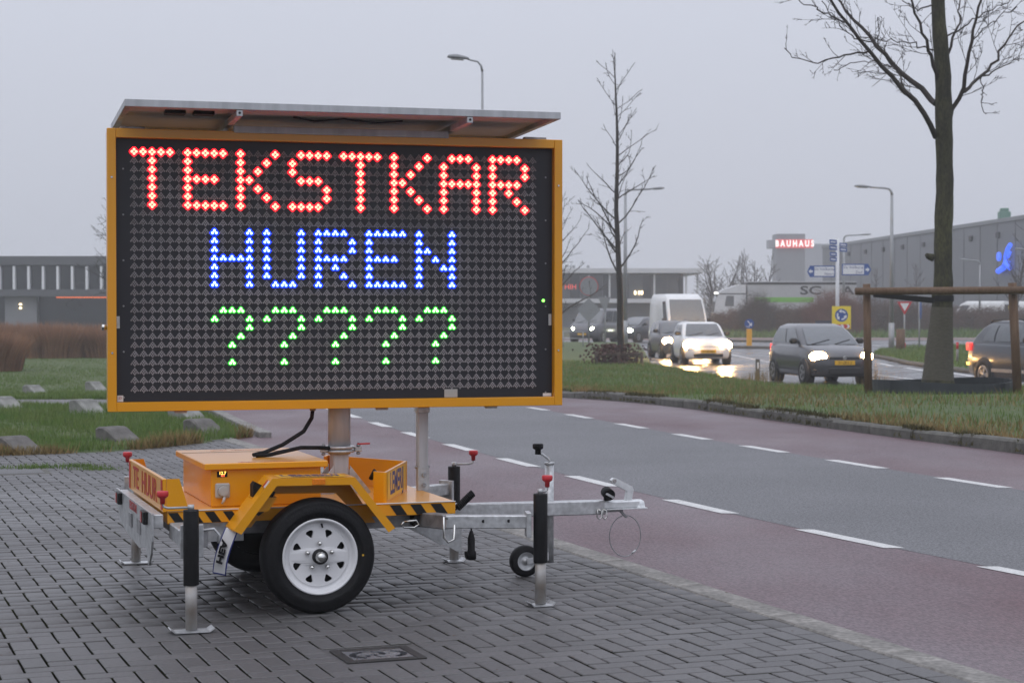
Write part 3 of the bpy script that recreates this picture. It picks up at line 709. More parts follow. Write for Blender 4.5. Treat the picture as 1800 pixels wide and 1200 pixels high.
# wheels
def wheel(yo, s):
    w_ = empty('wheel', (.04, yo, .272)); w_.parent = T
    ax = (0, -s, 0)      # outward
    b = MB(); b.lathe([(.172, -.145), (.2, -.155), (.245, -.15), (.268, -.12), (.272, -.1), (.272, -.045), (.268, -.022), (.256, -.006), (.25, -.002), (.246, -.003), (.236, .003), (.215, .006), (.205, .005), (.203, .002), (.19, .0), (.176, -.012), (.17, -.02)], (0, 0, 0), ax, 56); tyre = b.build('tyre', m_rub, w_)
    for g in (-.062, -.08, -.1): pass
    b = MB()
    b.lathe([(.176, -.010), (.181, -.006), (.181, -.001), (.174, .001), (.169, -.004), (.163, -.03), (.160, -.034), (.146, -.036), (.142, -.030)], (0, 0, 0), ax, 56)
    # disc with cut-outs
    circ = [(.142*math.cos(t*2*math.pi/56), .142*math.sin(t*2*math.pi/56)) for t in range(56)]
    hub = [(.036*math.cos(t*2*math.pi/24), .036*math.sin(t*2*math.pi/24)) for t in range(24)]
    holes = []
    for k in range(8):
        a = k*math.pi/4+.39
        tri = []
        for r_, da in ((.127, -.14), (.131, -.05), (.130, .10), (.123, .15), (.096, .03), (.093, -.03), (.118, -.165)):
            tri.append((r_*math.cos(a+da), r_*math.sin(a+da)))
        holes.append(tri)
    loops = [[Vector((a, c, 0)) for a, c in q] for q in [circ, hub]+holes]; flat = [v for lp in loops for v in lp]
    def dish(r): return -.030+.012*sst((.10-r)/.06)
    b.add([(v.x, s*dish(v.length)*-1*1.0, v.y) if False else (v.x, -s*dish(v.length), v.y) for v in flat], [tuple(t) for t in tessellate_polygon(loops)], sm=False)
    for h_ in holes:
        n = len(h_); b.add([(a, -s*-.03, c) for a, c in h_]+[(a, -s*-.045, c) for a, c in h_], [(i, (i+1) % n, (i+1) % n+n, i+n) for i in range(n)])
    rim = b.build('rim', m_white, w_)
    b = MB(); b.lathe([(0, -.06), (.17, -.06), (.17, -.08)], (0, 0, 0), ax, 32); b.build('brake_drum', m_black, w_)
    b = MB(); b.lathe([(.036, -.03), (.036, .006), (.028, .012), (.024, .012)], (0, 0, 0), ax, 28); b.build('hub', m_black, w_)
    b = MB(); b.lathe([(.026, -.01), (.026, .014), (.02, .02), (.019, .03), (.0, .032)], (0, 0, 0), ax, 24); b.build('hub_cap', m_chrome, w_)
    for k in range(5):
        a = k*2*math.pi/5+math.pi/2
        x, z = .062*math.cos(a), .062*math.sin(a); b = MB(); b.lathe([(.0105, -.022), (.0105, -.008), (.008, -.002), (0, 0)], (x, 0, z), ax, 10); b.build('wheel_bolt', m_chrome, w_)
    b = MB(); b.cyl((.012, -s*-.028, .152), (.014, -s*-.016, .136), .005, .004, 8); b.build('valve', m_rub, w_)
    b = MB(); b.cyl((.205, -s*.004, .0), (.205, -s*.0062, .0), .005, .005, 8); b.build('tyre_dot', m_sticker, w_)
wheel(0.004, 1); wheel(1.596, -1)
# rear board with red lettering
RX = DX0
b = MB(); b.box(RX-.022, RX-.004, .19, 1.41, .487, .643, .003); rb = P('rear_board', b, m_yel)
for y, s in ((.19, 1), (1.41, -1)):
    ya, yb = (y, y+.004) if s > 0 else (y-.004, y)
    b = MB(); b.prism([(RX-.0035, .4905), (RX+.10, .4905), (RX+.055, .642), (RX-.0035, .642)], lambda a, c, t: (a, t, c), (ya, yb)); P('side_return', b, m_yel, rb)
text('lettering', 'TE', .155, m_redpr, rb, frame((RX-.0235, 1.13, .563), (0, -1, 0), (0, 0, 1)), .0006, 1.25, .001); text('lettering', 'HUUR', .155, m_redpr, rb, frame((RX-.0235, .65, .563), (0, -1, 0), (0, 0, 1)), .0006, 1.25, .001)
for ya, yb in ((.205, .25), (1.35, 1.395)):
    b = MB(); b.box(RX-.0245, RX-.0225, ya, yb, .495, .635, 0); P('red_marking', b, m_redpr, rb)
# light bar and bumper sheet at the rear
b = MB(); b.box(-.715, -.67, .16, 1.44, .415, .48, .003); lb = P('light_bar', b, m_galv)
b = MB(); b.prism([(.13, .487), (1.47, .487), (1.47, .43), (1.3, .33), (1.0, .3), (.55, .28), (.34, .31), (.24, .235), (.16, .30), (.13, .36)], lambda a, c, t: (t, a, c), (-.728, -.718)); P('bumper_plate', b, m_galv, lb)
b = MB(); b.box(-.735, -.7285, .5, .6, .35, .42, .001); P('plate_opening', b, m_galvd, lb)
b = MB(); b.box(-.735, -.7285, .8, .9, .35, .42, .001); P('plate_opening', b, m_galvd, lb)
for y in (.25, 1.2):
    b = MB(); b.box(-.75, -.729, y, y+.11, .425, .485, .003); P('rear_lamp', b, m_black, lb)
    b = MB(); b.box(-.7525, -.7505, y-.0+.06, y+.105, .43, .48, 0); P('lamp_lens', b, m_redlens, lb)
text('plate_print', 'TEKSTKAR', .06, m_redpr, lb, frame((-.7295, .78, .455), (0, -1, 0), (0, 0, 1)), .0005)
# mast
MX, MY = .325, .8
b = MB(); b.lathe([(.0, .69), (.058, .69), (.058, .94)], (MX, MY, 0), (0, 0, 1), 32); mast = P('mast', b, m_alu)
b = MB(); b.bar((MX, MY, .488), (MX, MY, .70), .082, .082, .006); P('mast_foot', b, m_alu, mast)
for s, dx in ((0, 1), (1, -1)):
    b = MB(); b.prism([(MX+dx*.042, .4905), (MX+dx*.15, .4905), (MX+dx*.15, .5), (MX+dx*.042, .635)], lambda a, c, t: (a, t, c), (MY-.06, MY-.054)); P('gusset', b, m_galv, mast)
    b = MB(); b.prism([(MX+dx*.042, .4905), (MX+dx*.15, .4905), (MX+dx*.15, .5), (MX+dx*.042, .635)], lambda a, c, t: (a, t, c), (MY+.054, MY+.06)); P('gusset', b, m_galv, mast)
b = MB(); b.lathe([(.058, .70), (.078, .70), (.078, .712), (.064, .713), (.064, .719), (.078, .72), (.078, .732), (.058, .732)], (MX, MY, 0), (0, 0, 1), 32); P('clamp_ring', b, m_galv, mast)
for dx in (-1, 1):
    b = MB(); b.box(MX+dx*.09-.018, MX+dx*.09+.018, MY-.05, MY-.02, .704, .728, .003); P('clamp_lug', b, m_galv, mast)
    b = MB(); b.cyl((MX+dx*.092, MY-.035, .688), (MX+dx*.092, MY-.035, .75), .006, None, 8); b.cyl((MX+dx*.092, MY-.035, .73), (MX+dx*.092, MY-.035, .741), .011, None, 6); b.cyl((MX+dx*.092, MY-.035, .690), (MX+dx*.092, MY-.035, .70), .011, None, 6); P('clamp_bolt', b, m_galvd, mast)
b = MB(); b.cyl((MX+.085, MY-.04, .742), (MX+.15, MY-.05, .744), .0045, None, 8); P('lock_pin', b, m_redk, mast)
# V shaped tray at the front
def wallp(n, p, q, z0, za, zb, t=.012):
    p = Vector((*p, 0)); q = Vector((*q, 0)); d = (q-p).normalized(); nn = Vector((-d.y, d.x, 0))*t
    b = MB(); vs = [p+Vector((0, 0, z0)), q+Vector((0, 0, z0)), q+Vector((0, 0, zb)), p+Vector((0, 0, za))]
    b.add(vs+[v+nn for v in vs], [(0, 1, 2, 3), (7, 6, 5, 4), (0, 4, 5, 1), (3, 2, 6, 7), (0, 3, 7, 4), (1, 5, 6, 2)]); return b
fg = P('front_tray', wallp('', (.418, .225), (.69, .82), .4905, .64, .642), m_yel)
P('tray_wall', wallp('', (.693, .822), (.40, 1.395), .4905, .642, .64), m_yel, fg)
P('tray_return', wallp('', (.375, .30), (.4145, .226), .4905, .64, .64), m_yel, fg)
P('tray_return', wallp('', (.40, 1.398), (.36, 1.3), .4905, .64, .64), m_yel, fg)
dv = Vector((.272, .595, 0)).normalized(); nv = Vector((dv.y, -dv.x, 0))
c_ = Vector((.554, .5225, .567))+nv*.0012
b = MB(); b.box(-.29, .29, -.066, .066, 0, .001, 0, M=frame(c_, dv, (0, 0, 1))); P('sticker', b, m_sticker, fg)
text('lettering', 'LEMERIJ', .152, m_blue, fg, frame(c_+nv*.0013, dv, (0, 0, 1)), .0004, .82, .003)
# prop leg under the board
b = MB(); b.box(.742, .796, .773, .827, .491, .925, .004); pl = P('prop_leg', b, m_alu)
b = MB(); b.box(.738, .80, .769, .772, .4905, .61, .001); P('leg_plate', b, m_galv, pl)
for z in (.52, .573):
    b = MB(); b.cyl((.769, .7689, z), (.769, .758, z), .0115, None, 6); P('leg_bolt', b, m_chrome, pl)
b = MB(); b.cyl((.73, .8, .61), (.808, .8, .61), .007, None, 8); P('leg_pin', b, m_galvd, pl)
b = MB(); b.box(.736, .802, .767, .833, .895, .9245, .003); P('leg_cap', b, m_galv, pl)
# stabiliser legs
def stab(x, y, cx, cz, knob, foot=.1):
    s_ = empty('stabiliser_leg', (x, y, 0)); s_.parent = T
    b = MB(); b.cyl((0, 0, .014), (0, 0, .26), .0265, None, 20); b.build('inner_tube', m_rust, s_)
    b = MB(); b.lathe([(.0335, .212), (.0345, .215), (.0345, .54), (.0335, .545), (0, .545)], (0, 0, 0), (0, 0, 1), 24); b.build('sleeve', m_blackp, s_)
    b = MB(); b.cyl((0, 0, .545), (0, 0, .568), .014, None, 12); b.build('spindle', m_galv, s_)
    b = MB(); pr = [(-foot, .02), (-foot*.78, .004), (foot*.78, .004), (foot, .02), (foot*.97, .024), (foot*.76, .009), (-foot*.76, .009), (-foot*.97, .024)]
    b.prism(pr, lambda a, c, t: (a, t, c), (-.045, .045)); b.build('foot_plate', m_galv, s_)
    kx = cx; b = MB(); b.tube([(0, 0, .556), (kx*.8, 0, .556), (kx*.97, 0, .562), (kx, 0, .58), (kx, 0, .6)], .0055, 8); b.build('crank', m_galv, s_)
    b = MB(); b.lathe([(.0, .575), (.011, .575), (.0125, .60), (.024, .608), (.026, .614), (.026, .628), (.024, .632), (0, .632)], (kx, 0, 0), (0, 0, 1), 16); b.build('knob', knob, s_)
    return s_
stab(-.612, -.28, -.125, .6, m_redk, .098); stab(-.548, 2.05, -.045, .6, m_redk, .09); stab(1.102, -.10, .035, .62, m_redk, .062); stab(1.17, 1.53, .115, .6, m_redk, .06)
# outrigger arms
b = MB(); b.bar((-.60, -.235, .40), (-.60, .2, .40), .075, .075, .005); oa = P('outrigger_arm', b, m_galv)
b = MB(); b.box(-.655, -.55, -.245, -.236, .325, .475, .003); P('arm_flange', b, m_galv, oa)
b = MB(); b.tube([(-.56, -.21, .44), (-.50, -.22, .45), (-.475, -.22, .42), (-.48, -.22, .385)], .007, 8); P('locking_hook', b, m_galv, oa)
b = MB(); b.bar((-.56, 1.4, .42), (-.56, 2.0, .42), .075, .075, .005); ob = P('outrigger_arm', b, m_galv)
b = MB(); b.box(-.62, -.5, 1.995, 2.01, .335, .50, .003); P('arm_flange', b, m_galv, ob)
b = MB(); b.bar((.66, .03, .412), (1.045, -.06, .408), .065, .062, .004); oc = P('outrigger_arm', b, m_galv)
b = MB(); b.bar((.60, .30, .40), (.68, .03, .41), .07, .07, .004); P('arm_root', b, m_galvd, oc)
b = MB(); b.box(-.012, .012, -.05, .05, -.06, .06, .002, M=frame((1.05, -.068, .395), (.97, -.24, 0), (.24, .97, 0))); P('arm_flange', b, m_galv, oc)
for x in (.83, .95):
    b = MB(); y = .03-.09*(x-.66)/.385-.0345; b.cyl((x, y, .415), (x, y+.004, .415), .008, None, 10); P('arm_hole', b, m_black, oc)
b = MB(); b.tube([(.66, -.005, .43), (.64, -.015, .44), (.64, -.02, .34), (.66, -.02, .318), (.69, -.02, .33), (.695, -.012, .40)], .006, 8); P('locking_hook', b, m_chrome, oc)
b = MB(); b.tube([(.50, .19, .40), (.56, .185, .405), (.575, .185, .385), (.55, .185, .37), (.50, .19, .372), (.485, .19, .386), (.50, .19, .40)], .005, 6); P('lashing_ring', b, m_chrome, oc)
b = MB(); b.bar((.7, 1.25, .42), (1.11, 1.5, .42), .065, .062, .004); od = P('outrigger_arm', b, m_galv)
b = MB(); b.box(-.01, .01, -.05, .05, -.06, .06, .002, M=frame((1.115, 1.5, .41), (.85, .52, 0), (-.52, .85, 0))); P('arm_flange', b, m_galv, od)
# drawbar and coupling
b = MB(); b.bar((.6, .8, .378), (1.79, .8, .366), .075, .075, .005); db = P('drawbar', b, m_galv)
b = MB(); b.prism([(.76, .405), (1.79, .405), (1.79, .392)], lambda a, c, t: (a, t, c), (.79, .81))
b = MB(); b.box(1.775, 1.99, .762, .838, .358, .398, .006); b.lathe([(.0, .043), (.02, .042), (.034, .034), (.040, .018), (.041, 0), (.05, -.002)], (1.99, .8, .358), (0, 0, 1), 20); b.box(1.79, 2.03, .752, .848, .353, .359, .001); P('coupling', b, m_zinc, db)
b = MB(); b.prism([(1.83, .51), (1.845, .522), (1.86, .52), (1.955, .472), (1.962, .455), (1.95, .398), (1.915, .398), (1.925, .448), (1.86, .482), (1.835, .495)], lambda a, c, t: (a, t, c), (.785, .815)); P('coupling_handle', b, m_zinc, db)
b = MB(); b.cyl((1.848, .78, .506), (1.848, .82, .506), .011, None, 12); P('handle_pivot', b, m_chrome, db)
b = MB(); b.box(1.78, 1.9, .785, .815, .338, .353, .002); b.bar((1.885, .8, .345), (1.925, .8, .305), .02, .012, .001); P('cable_guide', b, m_galvd, db)
for x, y in ((1.74, .757), (1.77, .757)):
    b = MB(); b.tube([(x, y, .36), (x+.018, y-.005, .35), (x+.022, y-.006, .318), (x+.008, y-.006, .305), (x-.006, y-.006, .318), (x-.003, y-.004, .35), (x, y, .36)], .004, 6); P('chain_shackle', b, m_chrome, db)
b = MB(); b.tube([(1.915+.092*math.cos(t*math.pi/16), .795, .205+.112*math.sin(t*math.pi/16)) for t in range(33)], .0028, 6, cap=False); P('breakaway_cable', b, m_galvd, db)
b = MB(); b.cyl((1.915+.04, .795, .108), (1.915+.062, .795, .124), .006, None, 8); P('cable_ferrule', b, m_galv, db)
b = MB(); b.cyl((1.80, .735, .435), (1.80, .79, .45), .032, .03, 18); b.cyl((1.802, .79, .42), (1.802, .79, .40), .015, None, 8); P('plug_holder', b, m_rub, db)
b = MB(); b.box(1.776, 1.826, .7315, .7345, .428, .440, 0, M=Matrix.Translation((1.80, 0, .435)) @ Matrix.Rotation(.5, 4, 'Y') @ Matrix.Translation((-1.80, 0, -.435))); P('holder_slot', b, m_galv, db)
# jockey wheel
jw = empty('jockey_wheel', (1.36, .86, 0)); jw.parent = T
b = MB(); b.lathe([(.05, -.028), (.075, -.028), (.083, -.018), (.085, 0), (.083, .018), (.075, .028), (.05, .028)], (0, 0, .085), (0, 1, 0), 36); b.build('tyre', m_rub, jw)
b = MB(); b.lathe([(.0, -.022), (.012, -.024), (.015, -.012), (.03, -.008), (.042, -.02), (.053, -.027), (.053, .027), (.0, .02)], (0, 0, .085), (0, 1, 0), 32); b.build('rim', m_galv, jw)
b = MB(); b.bar((0, -.034, .085), (.115, -.034, .105), .004, .03, .001); b.bar((0, .034, .085), (.115, .034, .105), .004, .03, .001); b.box(.1, .125, -.036, .036, .085, .13, .002); b.build('fork', m_galv, jw)
b = MB(); b.cyl((.14, 0, .07), (.14, 0, .60), .024, None, 20); b.cyl((.14, 0, .60), (.14, 0, .612), .027, None, 16); b.build('tube', m_galv, jw)
b = MB(); b.box(.105, .18, -.05, .03, .34, .40, .004); b.build('clamp', m_galvd, jw)
b = MB(); b.tube([(.14, 0, .612), (.14, 0, .622), (.128, 0, .634), (.10, 0, .655), (.085, 0, .658)], .0065, 8); b.build('crank', m_galv, jw)
b = MB(); b.lathe([(0, .655), (.016, .655), (.016, .68), (.027, .686), (.029, .692), (.029, .708), (.026, .712), (0, .712)], (.075, 0, 0), (0, 0, 1), 16); b.build('knob', m_rub, jw)
# cables
b = MB(); b.tube([(.185, .795, .925), (.175, .775, .88), (.12, .72, .815), (.0, .66, .755), (-.1, .62, .722), (-.16, .6, .712), (-.15, .585, .708), (-.08, .59, .712), (.0, .64, .722), (.1, .7, .735), (.2, .735, .73), (.26, .75, .725)], .0105, 10); P('power_cable', b, m_rub)
b = MB(); b.cyl((.185, .795, .915), (.185, .795, .94), .016, None, 8); P('cable_gland', b, m_rust)
pts = []
for t in range(121):
    u = t/120; c = Vector((.93+.085*u, .70-.0*u, .40+.075*u)); a = t*2*math.pi/10
    pts.append(c+Vector((-.66*math.cos(a)*.016, math.sin(a)*.016, .75*math.cos(a)*.016)))
b = MB(); b.tube(pts, .0055, 6); b.tube([(.80, .72, .42), (.85, .7, .385), (.90, .7, .375), (.93, .70, .40)], .005, 6); P('coiled_cable', b, m_rub)
b = MB(); b.tube([(.985, .60, .375), (.975, .6, .33), (.975, .6, .285)], .0045, 6); b.lathe([(.008, .29), (.014, .27), (.019, .25), (.019, .19), (.026, .18), (.026, .145), (.014, .14), (0, .14)], (.975, .6, 0), (0, 0, 1), 14); b.cyl((.945, .6, .165), (.975, .6, .17), .022, .018, 10); P('trailer_plug', b, m_rub)
b = MB(); b.tube([(.45, .55, .50), (.47, .52, .56), (.46, .5, .59), (.44, .53, .62), (.43, .56, .58)], .012, 8); P('cable_loop', b, m_rub)
b = MB(); b.cyl((.47, .46, .56), (.49, .44, .60), .028, .022, 12); P('socket_plug', b, m_rub)

# ---------------------------------------------------------------- LED display board
BX0, BX1, BZ0, BZ1, BF, BB, FW = -1.176, 1.158, .932, 2.32, -.15, .03, .045
def onboard(mb, n, m, parent): return mb.build(n, m, parent)
b = MB(); b.box(BX0+.006, BX1-.006, -.105, BB, BZ0+.006, BZ1-.006, .004)
bd = b.build('display_board', m_yel, T, (MX, MY, 0), R(-3))
for nm, a in (('frame_side', (BX0, BX0+FW-.002, BZ0, BZ1)), ('frame_side', (BX1-FW+.002, BX1, BZ0, BZ1))):
    b = MB(); b.box(a[0], a[1], BF, -.106, a[2], a[3], .002); b.build(nm, m_yel, bd)
for z0, z1 in ((BZ0, BZ0+FW), (BZ1-FW, BZ1)):
    b = MB(); b.box(BX0+FW-.0015, BX1-FW+.0015, BF, -.106, z0, z1, .002); b.build('frame_rail', m_yel, bd)
b = MB(); b.box(BX0+FW, BX1-FW, -.1055, -.100, BZ0+FW+.001, BZ1-FW-.001, 0); b.v = [(x, y-.004 if y < -.103 else y, z) for x, y, z in b.v]; b.build('display_face', m_face, bd)
PF = -.1095
CX0, PX, RZ0, PZ = -1.043, .04361, 2.2105, .04335
FONT = {'T': ['11111', '00100', '00100', '00100', '00100', '00100', '00100'], 'E': ['11111', '10000', '10000', '11110', '10000', '10000', '11111'],
 'K': ['10001', '10010', '10100', '11000', '10100', '10010', '10001'], 'S': ['01111', '10000', '10000', '01110', '00001', '00001', '11110'],
 'A': ['01110', '10001', '10001', '11111', '10001', '10001', '10001'], 'R': ['11110', '10001', '10001', '11110', '10100', '10010', '10001'],
 'H': ['10001', '10001', '10001', '11111', '10001', '10001', '10001'], 'U': ['10001', '10001', '10001', '10001', '10001', '10001', '01110'],
 'N': ['10001', '10001', '11001', '10101', '10011', '10001', '10001'], '?': ['01110', '10001', '00001', '00010', '00100', '00000', '00100']}
lit = {}
for word, c0, r0, cl_ in (('TEKSTKAR', 0, 0, 'r'), ('HUREN', 9, 9, 'b'), ('?????', 9, 18, 'g')):
    for k, ch in enumerate(word):
        for r_ in range(7):
            for c in range(5):
                if FONT[ch][r_][c] == '1': lit[c0+6*k+c, r0+r_] = cl_
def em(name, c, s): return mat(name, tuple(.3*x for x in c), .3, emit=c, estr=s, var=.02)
LM = {'r': (em('red_led_core', (1, .5, .32), 2.2), em('red_led_lens_halo', (1, .008, .02), 3.0)),
      'b': (em('blue_led_core', (.5, .72, 1), 2.6), em('blue_led_lens_halo', (.0, .03, 1), 3.2)),
      'g': (em('green_led_core', (.6, 1, .5), 2.6), em('green_led_lens_halo', (.004, .62, .02), 1.1))}
m_led = mat('unlit_led', (.31, .295, .305), .5, var=.3, scale=2.2, speck=(60, .8, 1.1))
def dome(b, x, z, r, h, n=10, mi=0, y0=0):
    prof = [(r, 0), (r*.95, h*.45), (r*.6, h*.85)]
    vs = []; 
    for rr, hh in prof:
        for j in range(n): t = 2*math.pi*j/n; vs.append((x+rr*math.cos(t), y0-hh, z+rr*math.sin(t)))
    vs.append((x, y0-h, z)); fs = []
    for i in range(2):
        for j in range(n): fs.append((i*n+j, i*n+(j+1) % n, (i+1)*n+(j+1) % n, (i+1)*n+j))
    for j in range(n): fs.append((2*n+j, 2*n+(j+1) % n, 3*n))
    b.add(vs, fs, mi, True)
PIX = {}
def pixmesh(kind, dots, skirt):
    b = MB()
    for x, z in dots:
        b.lathe([(skirt, 0), (skirt*.98, .0025), (.0055, .004)], (x, 0, z), (0, -1, 0), 12, 1)  # lens skirt, widened and glowing to paint the coloured halo round the core
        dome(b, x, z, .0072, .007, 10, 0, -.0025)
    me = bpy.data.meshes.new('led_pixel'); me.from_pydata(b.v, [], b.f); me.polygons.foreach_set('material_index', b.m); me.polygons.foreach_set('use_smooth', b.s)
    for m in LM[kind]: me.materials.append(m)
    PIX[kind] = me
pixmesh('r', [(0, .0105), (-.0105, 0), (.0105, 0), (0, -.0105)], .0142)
pixmesh('b', [(0, .007), (-.0095, -.0055), (.0095, -.0055)], .0135)
pixmesh('g', [(0, .007), (-.0095, -.0055), (.0095, -.0055)], .0128)
ub = MB()
SPADE = [(0, .0145), (-.006, .0075), (.006, .0075), (-.0115, 0), (0, .001), (.0115, 0), (-.0165, -.007), (-.0055, -.0075), (.0055, -.0075), (.0165, -.007), (0, -.0145)]
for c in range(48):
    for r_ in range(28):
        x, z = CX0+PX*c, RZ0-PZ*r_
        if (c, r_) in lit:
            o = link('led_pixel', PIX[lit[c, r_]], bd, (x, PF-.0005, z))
        else:
            vs = []; fs = []
            for dx, dz in SPADE:
                o = len(vs); R_ = .0046
                for j in range(6): t = j*math.pi/3; vs.append((x+dx+R_*math.cos(t), PF-.0005, z+dz+R_*math.sin(t)))
                vs.append((x+dx, PF-.005, z+dz)); fs += [(o+j, o+(j+1) % 6, o+6) for j in range(6)]
            ub.add(vs, fs)
ub.build('unlit_pixels', m_led, bd, kind='stuff', fix=False)
# board fittings
m_glow = em('green_status_lamp', (.2, 1, .1), 4)
b = MB(); dome(b, 1.065, 1.48, .008, .008, 12, 0, PF-.001); b.build('status_lamp', m_glow, bd)
b = MB(); b.box(.53, .60, PF-.003, PF-.0005, BZ0+FW+.002, BZ0+FW+.045, .001); b.build('light_sensor', m_gplas, bd)
b = MB(); b.box(BX0+FW+.003, BX0+FW+.032, PF-.002, PF-.0005, BZ0+FW+.002, BZ0+FW+.033, 0); b.build('maker_sticker', m_wpaper, bd)
text('sticker_print', 'JD', .016, m_redpr, bd, frame((BX0+FW+.0175, PF-.0028, BZ0+FW+.02), (1, 0, 0), (0, 0, 1)), .0003)
b = MB(); b.box(BX1-FW-.05, BX1-FW-.004, PF-.002, PF-.0005, BZ0+FW+.002, BZ0+FW+.018, 0); b.build('type_sticker', m_wpaper, bd)
for x in (BX0+.022, BX1-.022):
    for z in (1.22, 2.08, ):
        b = MB(); b.cyl((x, BF-.001, z), (x, BF-.004, z), .006, .005, 10); b.build('frame_screw', m_chrome, bd)
for k in range(6):
    for x in (BX0+.08, BX1-.08):
        b = MB(); b.cyl((x, PF-.0005, 1.0+k*.225), (x, PF-.003, 1.0+k*.225), .005, .004, 8); b.build('face_screw', m_galvd, bd)
for x, z in ((BX0+FW+.008, 1.37), (BX1-FW-.012, 1.38)):
    b = MB(); b.box(x-.008, x+.008, PF-.006, PF-.001, z-.03, z+.03, .001); b.build('latch', m_galv, bd)
b = MB(); b.cyl((BX0-.022, -.05, 1.345), (BX0+.003, -.05, 1.345), .016, .012, 12); b.build('side_lock', m_chrome, bd)
for x in (-.82, .78, .20):
    b = MB(); b.box(x-.03, x+.03, -.13, -.09, BZ0-.012, BZ0-.0005, .002); b.build('hinge', m_rust, bd)
for x in (-1.05, 1.02, -.35, .1):
    b = MB(); b.box(x-.06, x+.06, -.12, -.08, BZ1+.0005, BZ1+.014, .003); b.build('top_hinge', m_galvd, bd)
# ---------------------------------------------------------------- solar panel on top
SX0, SX1, SY0, SY1, SZ = -1.12, 1.03, -.52, .46, 2.385
pn = MB(); pn.box(SX0+.03, SX1-.03, SY0+.03, SY1-.03, SZ+.022, SZ+.03, .001, 0)
sp = pn.build('solar_panel', m_panelback, T, (MX, MY-.06, -.01), R(-3)); sp.rotation_euler = (-.026, 0, R(-3))
b = MB(); b.box(SX0+.03, SX1-.03, SY0+.03, SY1-.03, SZ+.0305, SZ+.033, 0); b.build('cell_sheet', m_cell, sp)
for a in ((SX0, SX1, SY0, SY0+.03), (SX0, SX1, SY1-.03, SY1), (SX0, SX0+.03, SY0+.0305, SY1-.0305), (SX1-.03, SX1, SY0+.0305, SY1-.0305)):
    b = MB(); b.box(*a, SZ, SZ+.036, .002); b.build('panel_frame', m_alu, sp)
for x in (-.58, .56):
    b = MB(); b.box(x-.015, x+.015, SY0+.004, SY1-.05, SZ-.031, SZ-.0005, .002); b.build('support_rail', m_alu, sp)
    b = MB(); b.cyl((x, SY0+.0035, SZ-.015), (x, SY0+.002, SZ-.015), .006, None, 10); b.build('rail_hole', m_black, sp)
b = MB(); b.box(-.56, .54, -.16, -.12, SZ-.066, SZ-.0315, .002); b.build('cross_rail', m_alu, sp)
b = MB(); b.box(-.56, .54, .14, .18, SZ-.066, SZ-.0315, .002); b.build('cross_rail', m_alu, sp)
b = MB(); b.box(-.28, .34, -.1, .1, 2.325, SZ-.067, .003); b.build('pivot_plate', m_galv, sp)
for x in (-.72, -.86):
    b = MB(); b.box(x-.05, x+.05, -.28, -.2, SZ+.004, SZ+.0215, .002); b.build('junction_box', m_black, sp)
b = MB(); b.tube([(-.3, -.38, SZ-.01), (-.2, -.40, SZ-.03), (-.05, -.38, SZ-.012), (.1, -.4, SZ-.03), (.25, -.37, SZ-.012)], .005, 6); b.build('panel_wire', m_rub, sp)
# ================================================================== trees
m_bark = mat('bark_green', (.022, .02, .013), .9, scale=3.2, c2=(.07, .068, .03), bump=1, bscale=26, sc3=(1.6, 1.6, .6), speck=(22, .6, 1.25))
m_barkd = mat('bark_dark', (.03, .026, .022), .9, scale=12, var=.3, bump=.5, bscale=40)
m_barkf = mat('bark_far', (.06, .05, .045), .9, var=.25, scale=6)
m_twig = mat('twig', (.035, .026, .022), .85, var=.25, scale=6)
m_jute = mat('jute_wrap', (.075, .068, .05), .95, scale=18, c2=(.12, .11, .085), bump=.9, bscale=60, sc3=(1, 1, 5))
m_post = mat('round_timber', (.1, .055, .03), .8, scale=6, c2=(.16, .1, .06), bump=.6, bscale=30, sc3=(5, 5, .6))
m_ring = mat('black_plastic_edging', (.03, .034, .04), .4, var=.2, scale=5)
def wander(p, d, ln, n, jit, up):
    pts = [Vector(p)]; d = Vector(d).normalized()
    for i in range(n):
        d = (d + Vector((random.gauss(0, jit), random.gauss(0, jit), random.gauss(0, jit)+up))).normalized(); pts.append(pts[-1]+d*ln/n)
    return pts
def perp(d):
    a = Vector((random.gauss(0, 1), random.gauss(0, 1), random.gauss(0, 1))); a -= d*a.dot(d); return a.normalized()
def twigs(mb, pts, r0, ln, lvl, dens, ang=.9, up=.06, rmin=.004, t0=.15):
    k = len(pts)-1; tot = sum((pts[i+1]-pts[i]).length for i in range(k)); n = max(2, int(dens*tot))
    for q in range(n):
        t = (t0+(1-t0)*(q+random.random())/n)*k; i = min(int(t), k-1); p = pts[i].lerp(pts[i+1], t-i); d = (pts[i+1]-pts[i]).normalized()
        dd = (d*math.cos(ang)+perp(d)*math.sin(ang)*random.uniform(.7, 1.1)).normalized()
        l2 = ln*(1-.55*t/k)*random.uniform(.5, 1.15)
        w_ = wander(p, dd, l2, 4 if lvl else 3, .13, up); rr = max(rmin, r0*(1-.6*t/k)*.5)
        mb.tube(w_, [rr, rr*.8, rr*.6, rr*.45, rr*.3][:len(w_)], 4 if lvl > 1 else 3, False)
        if lvl: twigs(mb, w_, rr, l2*.5, lvl-1, dens*1.7, ang, up, rmin, .2)
def resample(pts, n):
    pts = [Vector(p) for p in pts]; ds = [0]
    for i in range(len(pts)-1): ds.append(ds[-1]+(pts[i+1]-pts[i]).length)
    out = []
    for k in range(n+1):
        s = ds[-1]*k/n; i = max(j for j in range(len(ds)) if ds[j] <= s+1e-9); i = min(i, len(pts)-2)
        out.append(pts[i].lerp(pts[i+1], (s-ds[i])/max(1e-9, ds[i+1]-ds[i])))
    return out
